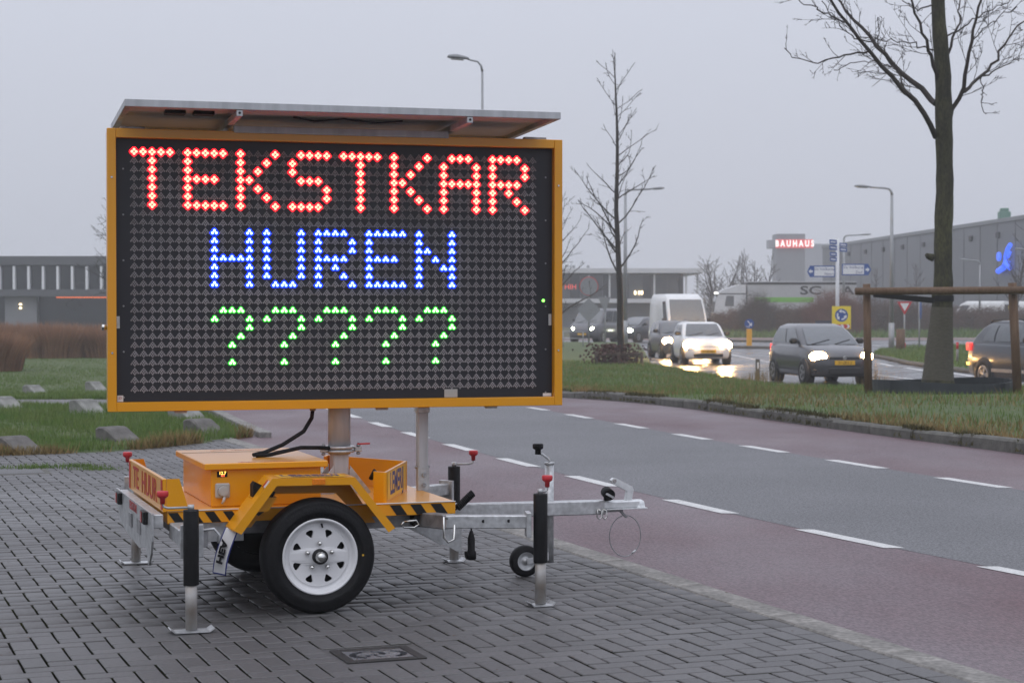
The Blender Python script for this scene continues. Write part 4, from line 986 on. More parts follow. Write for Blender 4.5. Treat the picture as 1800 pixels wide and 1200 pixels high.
# --- the big verge tree, right
TY = 31.6; tb0 = at(1648, TY, .06)
big = empty('verge_tree', tb0, 0, 'large bare tree with mossy trunk held by a timber rail on the verge', 'tree')
def lp(u, v, dy=0): q = px(u, v, TY)-tb0; return Vector((q.x, dy, q.z))
tr = [lp(1648, 697), lp(1650, 640), lp(1655, 560), lp(1658, 500), lp(1657, 420), lp(1660, 330), lp(1658, 230), lp(1656, 130), lp(1648, 40), lp(1644, -60), lp(1640, -200)]
rr = [.30, .235, .185, .16, .155, .15, .145, .14, .118, .105, .08]
b = MB(); P2_ = resample(tr, 40); R2 = [float(np.interp(k/40, np.linspace(0, 1, 11), rr)) for k in range(41)]
zs = [q.z for q in tr]; R2 = [float(np.interp(q.z, zs, rr))*(1+.04*math.sin(i*2.3)+.03*math.sin(i*.9+1)) for i, q in enumerate(P2_)]
b.tube(P2_, R2, 16); trunk = b.build('trunk', m_bark, big)
b = MB(); wz = [q for q in P2_ if q.z < 1.62]; 
b.tube(wz, [float(np.interp(q.z, zs, rr))+.012+.004*math.sin(i*5) for i, q in enumerate(wz)], 16, False); b.build('jute_wrap', m_jute, big)
b = MB()
for u, v in ((1629, 450), (1641, 520)): q = lp(u, v, -.05); b.tube([q+Vector((.1, .02, -.03)), q, q+Vector((-.03, -.01, .03))], [.07, .05, .03], 7)
b.build('branch_stub', m_bark, trunk); b.s and None
c8 = lambda x, y: (1330+x/2.4, y/2.4)
limbs = [([(752, 580), (735, 545), (720, 525), (640, 440), (560, 370), (500, 310), (430, 240), (330, 130), (210, 0), (120, -110)], .05, 0, -1.2),
 ([(752, 440), (740, 415), (680, 350), (600, 270), (520, 160), (450, 70), (400, 0), (330, -120)], .052, 0, 1.0),
 ([(762, 350), (740, 280), (700, 210), (640, 90), (605, 0), (560, -130)], .036, 0, -.8),
 ([(812, 505), (845, 430), (862, 380), (868, 300), (882, 190), (900, 80), (920, 0), (950, -130)], .042, 0, -.6),
 ([(860, 396), (905, 355), (960, 320), (1030, 230), (1080, 150), (1135, 90), (1230, 10)], .032, -.17, .7),
 ([(798, 260), (840, 150), (870, 80), (890, 0), (905, -100)], .028, 0, .8),
 ([(436, 246), (340, 265), (250, 290), (190, 305), (110, 285), (70, 250)], .018, -.80, -1.3),
 ([(334, 134), (240, 100), (150, 60), (60, 30)], .016, -.93, -1.3), ([(960, 320), (1040, 280), (1100, 255), (1140, 230)], .016, .12, .5), ([(950, 328), (962, 390), (960, 440), (970, 475)], .010, .11, .3),
 ([(745, 215), (700, 205), (640, 200), (560, 195), (450, 180), (380, 190)], .014, 0, -.7), ([(630, 432), (600, 370), (545, 260), (510, 200), (500, 90)], .016, -.42, -.1), ([(800, 155), (870, 110), (960, 60), (1060, 0)], .016, 0, -.5), ([(742, 25), (660, 60), (600, 20), (540, 0)], .014, 0, -.5),
 ([(520, 160), (440, 150), (380, 110), (330, 60), (290, 0)], .014, .57, .3), ([(600, 270), (520, 250), (430, 250), (350, 285)], .012, .43, .6), ([(882, 190), (940, 130), (1000, 90), (1060, 60)], .012, -.34, -.6)]
b = MB()
for ptsx, r0, da, dbb in limbs:
    n = len(ptsx); pts = [lp(*c8(x, y), da+(dbb-da)*i/(n-1)) for i, (x, y) in enumerate(ptsx)]
    ps = resample(pts, 14); ps = [ps[0]]+[p+Vector((random.gauss(0, .02), random.gauss(0, .03), random.gauss(0, .02))) for p in ps[1:]]
    b.tube(ps, [max(.008, r0*(1-.72*k/14)) for k in range(15)], 8, False)
    twigs(b, ps, max(.014, r0*.4), 1.15 if r0 > .03 else .85, 2, 3.6, .75, .07, .0066, .12)
b.build('crown', m_twig, big)
# timber guard of the tree
tg = empty('tree_guard', at(1650, TY), 0, 'two round timber posts with crossbar and black strap beside the mossy tree', 'tree guard')
def wp(u, v, Y): return px(u, v, Y)-at(1650, TY)
GY = TY-.75
b = MB(); b.cyl(wp(1527, 700, GY), wp(1523, 499, GY), .068, .062, 14); b.build('post', m_post, tg)
b = MB(); b.cyl(wp(1790, 705, GY), wp(1779, 497, GY), .075, .072, 14); b.build('post', m_post, tg)
b = MB(); b.cyl(wp(1503, 512, GY-.13), wp(1799, 510, GY-.13), .062, .066, 14); b.build('crossbar', m_post, tg)
b = MB(); a0, a1 = wp(1535, 519, GY-.02), wp(1642, 527, TY-.17)
b.add([a0+Vector((0, 0, .05)), a1+Vector((0, 0, .04)), a1+Vector((0, 0, -.06)), a0+Vector((0, 0, -.03))], [(0, 1, 2, 3)])
ang = [math.pi*(1.0+k/10) for k in range(11)]; cc = wp(1657, 524, TY)
ring = [(cc.x+.19*math.cos(a), cc.y+.19*math.sin(a)) for a in ang]
b.add([(x, y, cc.z+.045) for x, y in ring]+[(x, y, cc.z-.055) for x, y in ring], [(i, i+1, i+12, i+11) for i in range(10)]); b.build('strap', m_black, tg)
# black edging ring
b = MB(); cr = at(1652, TY-.1, .06)
n = 40; vs = []
for r_, z0 in ((1.2, 0), (1.215, 0)):
    for k in range(n):
        a = 2*math.pi*k/n; wob = 1+.04*math.sin(3*a+1)
        for z in (-.05, .27+.03*math.sin(2*a+.5)): vs.append((r_*wob*math.cos(a), r_*.9*wob*math.sin(a), z))
fs = []
for s in range(2):
    for k in range(n): i = s*2*n+2*k; j = s*2*n+2*((k+1) % n); fs.append((i, j, j+1, i+1))
for k in range(n): i, j = 2*k+1, 2*((k+1) % n)+1; fs.append((i, j, j+2*n, i+2*n))
b.add(vs, fs); tag(b.build('tree_edging', m_ring, None, cr), 'black plastic edging ring round the foot of the mossy tree', 'edging')
# --- generic bare trees
def bare_tree(name, u, Y, H, r0, label, seed, z0=.22, spread=.32, m=m_barkd, lvl=2, dens=1.5, first=.25, up=.05, stems=1, ang=.85, nb=26, rmin=.006, group=None):
    random.seed(seed); t = empty(name, at(u, Y), 0, label, 'tree', group)
    tb_ = MB(); cb = MB()
    for s_ in range(stems):
        lean = 0 if stems == 1 else .35
        d0 = Vector((random.uniform(-lean, lean), random.uniform(-lean, lean), 1)); ps = wander((0, 0, -.05), d0, H*(1 if stems == 1 else random.uniform(.75, 1)), 16, .035 if stems == 1 else .07, .03)
        tb_.tube(ps, [max(rmin, r0*(1-k/17.)**.8) for k in range(17)], 8)
        for q in range(nb):
            f = first+(.97-first)*(q+random.random()*.6)/nb; k = f*16; i = min(int(k), 15); p = ps[i].lerp(ps[i+1], k-i); a = random.uniform(0, 6.283)
            el = random.uniform(.3, .75)+.35*f; d = Vector((math.cos(a)*math.cos(el), math.sin(a)*math.cos(el), math.sin(el)))
            ln = H*spread*(1-f*.8)*random.uniform(.65, 1.1); rb = max(rmin, r0*(1-f)*.45); w_ = wander(p, d, ln, 6, .1, up)
            cb.tube(w_, [max(rmin*.8, rb*(1-.75*j/6)) for j in range(7)], 5, False)
            if lvl: twigs(cb, w_, rb*.7, ln*.35, lvl-1, dens*8/H, ang, up, rmin)
    tb_.build('trunk', m, t); cb.build('crown', m, t)
    return t
bare_tree('young_tree', 1091, 60, 10.2, .12, 'slender bare young tree standing in the small brown fence', 5, spread=.35, first=.29, nb=34, dens=3.4, rmin=.0115, ang=.65)
random.seed(21)
bare_tree('bare_tree', 975, 80, 7.4, .14, 'bare tree with upswept branches half hidden behind the sign', 9, spread=.5, first=.15, nb=34, dens=2.6, rmin=.012)
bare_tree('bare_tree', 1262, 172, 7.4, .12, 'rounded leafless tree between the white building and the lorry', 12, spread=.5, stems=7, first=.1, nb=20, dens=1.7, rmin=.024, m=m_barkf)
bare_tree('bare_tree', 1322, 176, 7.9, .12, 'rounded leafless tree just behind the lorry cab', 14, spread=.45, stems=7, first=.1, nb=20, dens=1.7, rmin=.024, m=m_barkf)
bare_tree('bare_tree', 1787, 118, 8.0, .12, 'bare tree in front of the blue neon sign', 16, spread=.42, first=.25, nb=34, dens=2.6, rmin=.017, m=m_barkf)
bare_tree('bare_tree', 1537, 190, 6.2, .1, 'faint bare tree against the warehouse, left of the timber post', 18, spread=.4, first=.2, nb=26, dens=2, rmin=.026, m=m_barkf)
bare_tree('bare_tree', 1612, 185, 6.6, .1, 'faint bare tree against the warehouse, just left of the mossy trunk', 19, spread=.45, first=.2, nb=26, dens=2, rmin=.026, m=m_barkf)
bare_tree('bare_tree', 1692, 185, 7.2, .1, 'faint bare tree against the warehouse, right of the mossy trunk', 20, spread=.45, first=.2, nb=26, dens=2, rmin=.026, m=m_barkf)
bare_tree('bare_tree', 212, 92, 7.0, .12, 'bare tree with level branches showing left of the sign', 27, spread=.66, first=.3, nb=34, dens=2.2, rmin=.013, up=-.02)
# --- hedges and shrubs
m_hedge = mat('brown_hedge', (.12, .065, .045), .9, scale=.6, c2=(.085, .07, .055), attr='tone')
m_shrub = mat('reddish_shrub', (.15, .07, .05), .9, var=.25, scale=1, attr='tone')
def thicket(name, n, xf, hf, dep, wd, m, label, cat, Y, u0, u1):
    u = rng.uniform(u0, u1, n); y = Y+rng.uniform(0, dep, n); x = (u-900)/3250*Y; h = hf(u)*rng.uniform(.35, 1.08, n); lx = rng.normal(0, .16, n)*h; ly = rng.normal(0, .1, n)*h
    V = np.zeros((n, 3, 3)); base = zgn(y)
    V[:, 0] = np.stack([x-wd/2, y, base], 1); V[:, 1] = np.stack([x+wd/2, y, base], 1); V[:, 2] = np.stack([x+lx, y+ly, base+h], 1)
    # side shoots
    t = rng.uniform(.3, .9, n); P0 = np.stack([x+lx*t, y+ly*t, base+h*t], 1); V2 = np.zeros((n, 3, 3)); V2[:, 0] = P0; V2[:, 1] = P0+np.array([0, 0, wd]); V2[:, 2] = P0+np.stack([rng.normal(0, .35, n), rng.normal(0, .2, n), rng.uniform(.1, .5, n)], 1)
    VV = np.concatenate([V, V2]).reshape(-1, 3); return tag(arrmesh(name, VV, np.arange(6*n).reshape(-1, 3), m, attr=np.concatenate([rng.random(n)]*2)), label, cat)
hf = lambda u: np.interp(u, [1235, 1262, 1300, 1330, 1350, 1400, 1440, 1520, 1600, 1700, 1850], [.9, 1.5, 1.9, 2.3, 2.1, 2.0, 2.2, 2.5, 2.4, 2.0, 1.9])*(1+.12*np.sin(u*.21)+.08*np.sin(u*.57))
tag(thicket('hedge', 26000, None, hf, 3.5, .05, m_hedge, '', 'hedge', 131, 1235, 1880), 'long brown leafless hedge below the lorry and the warehouse', 'hedge')
thicket('shrub', 1500, None, lambda u: 3.3-((u-1335)/26.)**2*1.6, 1.5, .04, m_barkf, 'dark leafless shrub rising in front of the lorry cab', 'shrub', 129.5, 1312, 1358)
thicket('shrub', 2600, None, lambda u: 3.5-((u-1468)/45.)**2*1.3, 1.5, .04, m_shrub, 'tall reddish leafless shrub hiding the end of the lorry', 'shrub', 129, 1422, 1514)
V = []; F = []
bank = [(x, y, z) for x in range(14, 62, 2) for y, z in ((126, -.43), (128.5, -.25), (131, -.1), (138, -.1), (143, -.43))]
for i in range(23):
    for j in range(4): a = i*5+j; F.append((a, a+5, a+6, a+1))
tag(arrmesh('hedge_bank', bank, F, m_lawn), 'low green bank at the foot of the brown hedge', kind='structure')
n = 9000; X = rng.uniform(14, 60, n); Y = rng.uniform(125.5, 131, n); add_grass('bank_grass', np.stack([X, Y, np.interp(Y, [126, 128.5, 131], [-.43, -.25, -.1])], 1), .3, .1, m_grass, 'rough green growth on the hedge bank')
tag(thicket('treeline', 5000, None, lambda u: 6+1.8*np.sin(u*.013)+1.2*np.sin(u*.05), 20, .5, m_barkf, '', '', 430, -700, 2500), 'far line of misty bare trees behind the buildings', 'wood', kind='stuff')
# --- fenced shrub round the young tree
sf = empty('tree_fence', at(1086, 60), 0, 'small brown timber fence round the slender young tree', 'fence')
m_fence = mat('dark_fence_timber', (.06, .04, .03), .85, var=.25, scale=10)
for x, y in ((-.72, -.5), (0, -.55), (.74, -.5), (-.6, .5), (.65, .5)):
    b = MB(); b.cyl((x, y, -.05), (x, y, .50), .055, .05, 8); b.build('post', m_fence, sf)
for (x0, y0), (x1, y1) in (((-.72, -.5), (0, -.55)), ((0, -.55), (.74, -.5)), ((-.72, -.5), (-.6, .5)), ((.74, -.5), (.65, .5))):
    b = MB(); b.bar((x0, y0, .42), (x1, y1, .42), .05, .09, .01); b.build('rail', m_fence, sf)
m_rl = mat('withered_leaves', (.07, .03, .025), .85, var=.4, scale=3, attr='tone')
n = 900; P3 = np.stack([rng.normal(0, .42, n), rng.normal(0, .3, n), rng.uniform(.05, .75, n)], 1); a = rng.uniform(0, 6.28, n); V = np.zeros((n, 3, 3))
for q in range(3): V[:, q] = P3+np.stack([np.cos(a+q*2.1)*.05, rng.normal(0, .03, n), np.sin(a+q*2.1)*.05], 1)
o = arrmesh('leafy_shrub', V.reshape(-1, 3), np.arange(3*n).reshape(-1, 3), m_rl, attr=rng.random(n)); o.location = at(1080, 60); tag(o, 'low shrub with withered red leaves inside the small fence', 'shrub')
# weeds by the marker post
n = 160; P3 = np.concatenate([rng.normal(tuple(at(u, 46)), (.25, .2, 0), (n, 3)) for u in (1330, 1540, 1318)]); add_grass('tall_weeds', P3, .5, .012, m_dry, 'tall dry weeds at the verge edge beside the marker post', .3)

# ================================================================== lamps and signs
m_pole = mat('grey_lamp_pole', (.3, .31, .32), .5, metal=.4, var=.1, scale=3)
m_head = mat('lamp_head_grey', (.2, .21, .22), .45, var=.1)
m_lens = mat('lamp_lens', (.5, .52, .55), .2, var=.05)
def lamp(u, Y, v_top, arm, label, r0=.075, hl=.75):
    t = empty('street_lamp', at(u, Y), 0, label, 'street lamp', 'street lamps along the roads'); H = px(u, v_top, Y).z-zg(Y)
    b = MB(); b.cyl((0, 0, -.05), (0, 0, 1.3), r0*1.25, None, 10); b.cyl((0, 0, 1.3), (0, 0, H-.3), r0, r0*.6, 10); b.build('pole', m_pole, t)
    s = 1 if arm > 0 else -1; k = [(0, 0, H-.3), (s*.03, 0, H-.15), (s*.12, 0, H-.04), (s*.3, 0, H), (arm, 0, H+.04)]
    b = MB(); b.tube(k, [r0*.6, r0*.55, r0*.5, r0*.45, r0*.4], 8); b.build('arm', m_pole, t)
    b = MB(); b.lathe([(0, -.12), (.05, -.1), (.09, .05), (.13, .3), (.13, .5), (.09, .68), (0, .75)], (0, 0, 0), (1, 0, 0), 14)
    b.v = [(arm+s*x*hl/.75, y*1.15, H+.04+max(z, -.02)*.7+x*.05) for x, y, z in b.v]; hd = b.build('lamp_head', m_head, t)
    b = MB(); b.box(.1, .6, -.1, .1, -.05, -.02, .01); b.v = [(arm+s*x*hl/.75, y, H+.04+z+x*.05) for x, y, z in b.v]; b.build('lens', m_lens, hd)
lamp(848, 48, 107, -.42, 'street lamp standing above the solar panel, head to the left', .05, .5)
lamp(1099, 98, 334, 1.35, 'street lamp behind the slender young tree, head to the right', .12, .75)
lamp(1567, 80, 331, -.95, 'street lamp left of the mossy tree, head to the left', .10, .7)
lamp(1483, 140, 414, 1.2, 'far street lamp beside the direction signs, head to the right', .12, .9)
lamp(1722, 135, 458, -.85, 'short far street lamp right of the mossy tree, head to the left', .08, .6)
lamp(1815, 120, 440, -.6, 'far street lamp at the right picture edge', .08, .6)
m_sblue = mat('sign_blue', (.015, .07, .28), .4, var=.06); m_swhite = mat('sign_white', (.72, .73, .74), .4, var=.04); m_sback = mat('sign_back_grey', (.22, .23, .24), .5, var=.08); m_sred = mat('sign_red', (.5, .02, .03), .4, var=.05); m_syel = mat('sign_yellow', (.78, .6, .02), .4, var=.05); m_navy = mat('navy_board', (.02, .025, .05), .5, var=.1)
XZ = lambda y: frame((0, y, 0), (1, 0, 0), (0, 0, 1))
def plate(mb, poly, y0, y1): return mb.prism(poly, lambda a, c, t: (a, t, c), (y0, y1))
def circ(cx, cz, r, n=24): return [(cx+r*math.cos(2*math.pi*k/n), cz+r*math.sin(2*math.pi*k/n)) for k in range(n)]
# sign backs near the white building
s = empty('sign_post', at(1035, 92), 0, 'grey backs of a round and a diamond road sign on one post', 'road sign')
def Zv(v, Y): return px(0, v, Y).z-zg(Y)
b = MB(); b.cyl((0, .03, -.05), (0, .03, Zv(484, 92)), .04, None, 8); b.build('post', m_pole, s)
b = MB(); plate(b, circ(0, Zv(503, 92), .44), -.02, -.005); rd = b.build('round_sign', m_sback, s)
b = MB(); b.lathe([(.43, -.003), (.47, -.003), (.47, .006), (.43, .006)], (0, -.0125, Zv(503, 92)), (0, 1, 0), 28); b.build('sign_rim', m_sred, rd)
z = Zv(545, 92); b = MB(); plate(b, [(-.6, z), (0, z-.6), (.6, z), (0, z+.6)], -.02, -.005); b.build('diamond_sign', m_sback, s)
s = empty('sign_post', at(1064, 96), 0, 'grey back of a triangular road sign on a thin post', 'road sign')
b = MB(); b.cyl((0, .03, -.05), (0, .03, Zv(520, 96)), .035, None, 8); b.build('post', m_pole, s); z = Zv(522, 96)
b = MB(); plate(b, [(-.38, z), (.28, z), (-.02, z-.85)], -.02, -.005); b.build('triangle_sign', m_sback, s)
# yield sign
s = empty('yield_sign', at(1590, 81), 0, 'red and white give way triangle on a grey post', 'road sign'); z = Zv(530, 81)
b = MB(); b.cyl((0, .03, -.05), (0, .03, z), .035, None, 8); b.build('post', m_pole, s)
b = MB(); plate(b, [(-.33, z), (.33, z), (0, z-.58)], -.02, -.005); f_ = b.build('triangle', m_sred, s)
b = MB(); plate(b, [(-.2, z-.07), (.2, z-.07), (0, z-.42)], -.026, -.021); b.build('triangle_field', m_swhite, f_)
b = MB(); b.cyl((0, .0, .15), (0, .0, .42), .06, None, 8); b.build('red_band', m_sred, s)
s = empty('blue_sign', at(1618, 82), R(72), 'blue round sign seen edge on beside the give way sign', 'road sign')
b = MB(); b.cyl((0, .05, -.05), (0, .05, Zv(530, 82)), .035, None, 8); b.build('post', m_pole, s); b = MB(); plate(b, circ(0, Zv(545, 82), .4), -.02, .0); b.build('disc', m_sblue, s)
# roundabout sign
s = empty('roundabout_sign', at(1479, 88), 0, 'yellow panel with blue roundabout sign above red white chevrons', 'road sign'); zc, z0, z1 = Zv(554, 88), Zv(578, 88), Zv(538, 88)
b = MB(); b.cyl((0, .04, -.05), (0, .04, z1), .05, None, 8); b.build('post', m_pole, s)
b = MB(); plate(b, [(-.45, z0), (.45, z0), (.45, z1), (-.45, z1)], -.02, .0); b.build('panel', m_syel, s)
b = MB(); plate(b, circ(0, zc, .31), -.026, -.021); ds = b.build('disc', m_sblue, s)
for k in range(3):
    a0 = k*2*math.pi/3+.5; pts = [(r_*math.cos(a0+t), zc+r_*math.sin(a0+t)) for r_, ts in ((.23, [0, .3, .6, .9, 1.1]), (.16, [1.1, .9, .6, .3, 0])) for t in ts]
    b = MB(); plate(b, pts, -.031, -.027); b.build('arrow', m_swhite, ds)
    b = MB(); a = a0+1.1; c0 = (.195*math.cos(a), zc+.195*math.sin(a)); plate(b, [(c0[0]+.09*math.cos(a), c0[1]+.09*math.sin(a)), (c0[0]-.09*math.cos(a), c0[1]-.09*math.sin(a)), (c0[0]-.13*math.sin(a), c0[1]+.13*math.cos(a))], -.031, -.027); b.build('arrow_head', m_swhite, ds)
b = MB(); plate(b, [(-.4, z0+.03), (.4, z0+.03), (.4, z0+.22), (-.4, z0+.22)], -.026, -.021); ch = b.build('chevron_board', m_sred, s)
for x in (-.33, -.05, .23):
    b = MB(); plate(b, [(x, z0+.035), (x+.1, z0+.035), (x+.18, z0+.125), (x+.1, z0+.215), (x, z0+.215), (x+.08, z0+.125)], -.031, -.027); b.build('chevron', m_swhite, ch)
# direction signs
DY_ = 100; s = empty('direction_signpost', at(1472, DY_), 0, 'white pole with blue and white direction arrows in front of the warehouse', 'road sign')
b = MB(); b.cyl((0, .05, -.05), (0, .05, Zv(419, DY_)), .11, .09, 12); b.build('pole', m_swhite, s)
def U_(u): return (u-1472)/3250*DY_
for u0, u1, v0, v1, dr, t1, t2 in ((1418, 1467, 467, 487, -1, 'De Veldkamp', 'Noord'), (1479, 1530, 464, 484, 1, 'De Veldkamp', 'Zuid')):
    x0, x1, z1, z0 = U_(u0), U_(u1), Zv(v0, DY_), Zv(v1, DY_); zc = (z0+z1)/2
    poly = [(x0, z0), (x1-.15, z0), (x1, zc), (x1-.15, z1), (x0, z1)] if dr > 0 else [(x1, z0), (x1, z1), (x0+.15, z1), (x0, zc), (x0+.15, z0)]
    b = MB(); plate(b, poly, -.12, -.09); ar = b.build('direction_arrow', m_sblue, s)
    a0, a1 = (x0+.05, x1-.38) if dr > 0 else (x0+.38, x1-.05)
    b = MB(); plate(b, [(a0, z0+.06), (a1, z0+.06), (a1, z1-.06), (a0, z1-.06)], -.127, -.121); b.build('white_field', m_swhite, ar)
    M = frame(((a0+a1)/2, -.129, zc+.12), (1, 0, 0), (0, 0, 1)); text('lettering', t1, .2, m_blue, ar, M, .001)
    text('lettering', t2, .2, m_blue, ar, frame(((a0+a1)/2+.3, -.129, zc-.14), (1, 0, 0), (0, 0, 1)), .001)
    ax = x1-.2 if dr > 0 else x0+.2; b = MB(); plate(b, [(ax-.1*dr, zc-.05), (ax-.1*dr, zc+.05), (ax, zc+.05), (ax, zc+.12), (ax+.13*dr, zc), (ax, zc-.12), (ax, zc-.05)], -.127, -.121); b.build('arrow_mark', m_swhite, ar)
for u0, u1, v0, v1 in ((1457, 1470, 421, 429), (1457, 1470, 431, 439), (1475, 1488, 427, 433), (1475, 1488, 435, 442), (1458, 1470, 443, 450), (1458, 1470, 452, 459)):
    x0, x1, z1, z0 = U_(u0), U_(u1), Zv(v0, DY_), Zv(v1, DY_)
    b = MB(); plate(b, [(x0, z0), (x1, z0-.03), (x1, z1-.03), (x0, z1)], -.1, -.07); q = b.build('street_sign', m_sblue, s)
    b = MB(); plate(b, [(x0+.06, (z0+z1)/2-.03), (x1-.06, (z0+z1)/2-.06), (x1-.06, (z0+z1)/2), (x0+.06, (z0+z1)/2+.03)], -.107, -.101); b.build('sign_print', m_swhite, q)
# navy board
s = empty('name_board', at(1447, 97), 0, 'small navy board with white emblem behind the grey hatchback', 'sign')
b = MB(); plate(b, [(-.42, .55), (.42, .55), (.42, 1.3), (-.42, 1.3)], -.03, 0); b.build('board', m_navy, s)
b = MB(); plate(b, circ(0, 1.05, .1), -.036, -.031); b.build('emblem', m_swhite, s)
b = MB(); plate(b, [(-.25, .82), (.25, .82), (.25, .86), (-.25, .86)], -.036, -.031); b.build('lettering', m_swhite, s)
b = MB(); b.cyl((-.3, .03, -.05), (-.3, .03, .6), .03, None, 6); b.build('post', m_pole, s); b = MB(); b.cyl((.3, .03, -.05), (.3, .03, .6), .03, None, 6); b.build('post', m_pole, s)
# yellow bollard
s = empty('traffic_bollard', at(1317, 92), 0, 'yellow bollard with blue round arrow sign on the median', 'bollard'); zc = Zv(569, 92)
m_boll = mat('bollard_yellow', (.75, .36, .02), .45, var=.06)
b = MB(); b.box(-.13, .13, -.1, .1, -.02, Zv(578, 92), .03); b.build('body', m_boll, s)
b = MB(); plate(b, circ(0, zc, .24), -.02, 0); ds = b.build('disc', m_sblue, s); b = MB(); b.cyl((0, .02, Zv(580, 92)), (0, .02, zc), .03, None, 6); b.build('stem', m_pole, s)
b = MB(); plate(b, [(-.1, zc+.13), (.04, zc-.02), (-.04, zc-.1), (.13, zc-.1), (.13, zc+.07), (.07, zc+.01), (-.06, zc+.16)], -.026, -.021); b.build('arrow', m_swhite, ds)
b = MB(); plate(b, [(-.17, zc-.12), (.02, zc-.14), (.02, zc-.17), (-.14, zc-.15)], -.026, -.021); b.build('arrow_foot', m_swhite, ds)
# small posts
s = empty('marker_post', at(1332, 46.5), 0, 'low dark marker post with white plate at the verge edge', 'post')
b = MB(); b.box(-.05, .05, -.05, .05, -.03, .62, .01); b.build('post', m_kerb, s); b = MB(); b.box(-.022, .022, -.058, -.051, .38, .54, 0); b.build('plate', m_swhite, s)
b = MB(); b.cyl((0, 0, 0), (0, 0, 1.05), .2, .18, 10); tag(b.build('timber_post', m_post, None, at(1583, 78)), 'thick mossy timber post beside the give way sign', 'post')
s = empty('marker_post', at(1683, 62), 0, 'thin pale marker post with red top on the grass island', 'post')
b = MB(); b.cyl((0, 0, .1), (0, 0, .55), .045, None, 8); b.build('post', m_kerbflat, s); b = MB(); b.cyl((0, 0, .551), (0, 0, .78), .045, None, 8); b.build('red_top', m_sred, s)
s = empty('guard_rail', at(1012, 88), 0, 'low grey tube rail beside the grey sign backs', 'railing')
for x in (-.6, .35):
    b = MB(); b.cyl((x, 0, -.05), (x, 0, .85), .03, None, 6); b.build('post', m_pole, s)
for z in (.82, .5):
    b = MB(); b.cyl((-.9, 0, z), (.5, 0, z), .028, None, 6); b.build('rail', m_pole, s)

# ================================================================== buildings
m_conc = mat('grey_cladding', (.085, .088, .095), .6, var=.08, scale=.5); m_dglass = mat('dark_glazing', (.014, .016, .02), .15, var=.2, scale=.4); m_fin = mat('white_fins', (.8, .81, .83), .5, var=.04); m_gwall = mat('pale_grey_panel', (.22, .225, .235), .6, var=.06, scale=.6); m_whiteb = mat('white_cladding', (.6, .6, .61), .5, var=.05, scale=.5); m_iglass = mat('grey_glazing', (.09, .095, .1), .15, var=.5, scale=.25)
m_warm = mat('warm_lamp', (.5, .4, .2), .5, emit=(1, .78, .45), estr=6); m_orange = mat('orange_strip_light', (.5, .1, .05), .5, emit=(1, .2, .06), estr=.9); m_redsign = mat('red_neon', (.5, .05, .05), .5, emit=(1, .12, .08), estr=.8)
YB = 150; S_ = YB/3250
lbd = empty('office_building', (at(60, YB).x, YB, zg(YB)), 0, 'low grey office block with white window fins at left', 'building')
bx = lambda u: (u-60)*S_
Z = lambda v: CAM_H-(v-545)*S_-zg(YB)
b = MB(); b.box(bx(-500), bx(560), 0, 14, Z(466), Z(450), .02); b.build('roof_fascia', m_conc, lbd)
b = MB(); b.box(bx(-500), bx(560), 0, 14, Z(521), Z(509), .02); b.build('floor_slab', m_conc, lbd)
b = MB(); b.box(bx(-500), bx(560), .6, 13.5, Z(509)+.01, Z(466)-.01, 0); b.build('upper_wall', m_conc, lbd)
b = MB(); b.box(bx(-500), bx(560), 1.6, 13.5, -.1, Z(521)-.01, 0); b.build('ground_floor', m_dglass, lbd)
b = MB(); b.box(bx(4), bx(60), .8, 1.55, -.1, Z(521)-.012, 0); b.build('wall_panel', m_gwall, lbd)
for k in range(-10, 18):
    u = 24+25.6*k
    b = MB(); b.box(bx(u-2.1), bx(u+2.1), .1, .58, Z(509)+.02, Z(467.5), .01); b.build('window_fin', m_fin, lbd)
    b = MB(); b.box(bx(u+2.9), bx(u+22.7), .5, .57, Z(508), Z(468), 0); b.build('window_pane', m_dglass, lbd)
wl = MB(); wl.box(bx(29), bx(35), .62, .78, Z(539.5), Z(536.5), .02); lm_ = wl.build('wall_lamp', m_black, lbd)
b = MB(); b.box(bx(30), bx(34), .66, .76, Z(536.3), Z(533.5), .02); b.build('lamp_glow', m_warm, lm_); b = MB(); b.box(bx(30), bx(34), .66, .76, Z(542.5), Z(539.7), .02); b.build('lamp_glow', m_warm, lm_)
b = MB(); b.box(bx(92), bx(400), 1.3, 1.45, Z(523.5), Z(521.3), 0); b.build('strip_light', m_orange, lbd)
# white pavilion
YW = 205; S_w = YW/3250; ux = lambda u: (u-1000)*S_w; Zw = lambda v: CAM_H-(v-545)*S_w-zg(YW)
wb = empty('white_building', (at(1000, YW).x, YW, zg(YW)), 0, 'white two storey glass pavilion with flat canopy roof behind the cars', 'building')
b = MB(); b.box(ux(700), ux(1237), 0, 22, Zw(480), Zw(471), .03); b.build('canopy_roof', m_whiteb, wb)
b = MB(); b.box(ux(700), ux(1237), .2, 22, Zw(532.5), Zw(525), .03); b.build('floor_slab', m_whiteb, wb)
b = MB(); b.box(ux(700), ux(1158), 3.2, 20, -.1, Zw(533), 0); b.build('ground_floor', m_gwall, wb)
b = MB(); b.box(ux(740), ux(1205), 2.6, 20, Zw(524.5), Zw(481), 0); b.build('upper_wall', m_conc, wb)
u = 742
k = 0
while u < 1200:
    wd_ = (19, 24, 16, 28)[k % 4]; b = MB(); b.box(ux(u), ux(min(u+wd_-1.5, 1204)), 2.5, 2.58, Zw(523.5), Zw(483), 0); b.build('window_pane', m_iglass if k % 3 else m_dglass, wb); u += wd_; k += 1
for u in (760, 860, 960, 1072, 1151, 1207, 1227):
    b = MB(); b.box(ux(u-1.6), ux(u+1.6), .6, .9, Zw(524.8), Zw(480.2), .01); b.build('column', m_whiteb, wb)
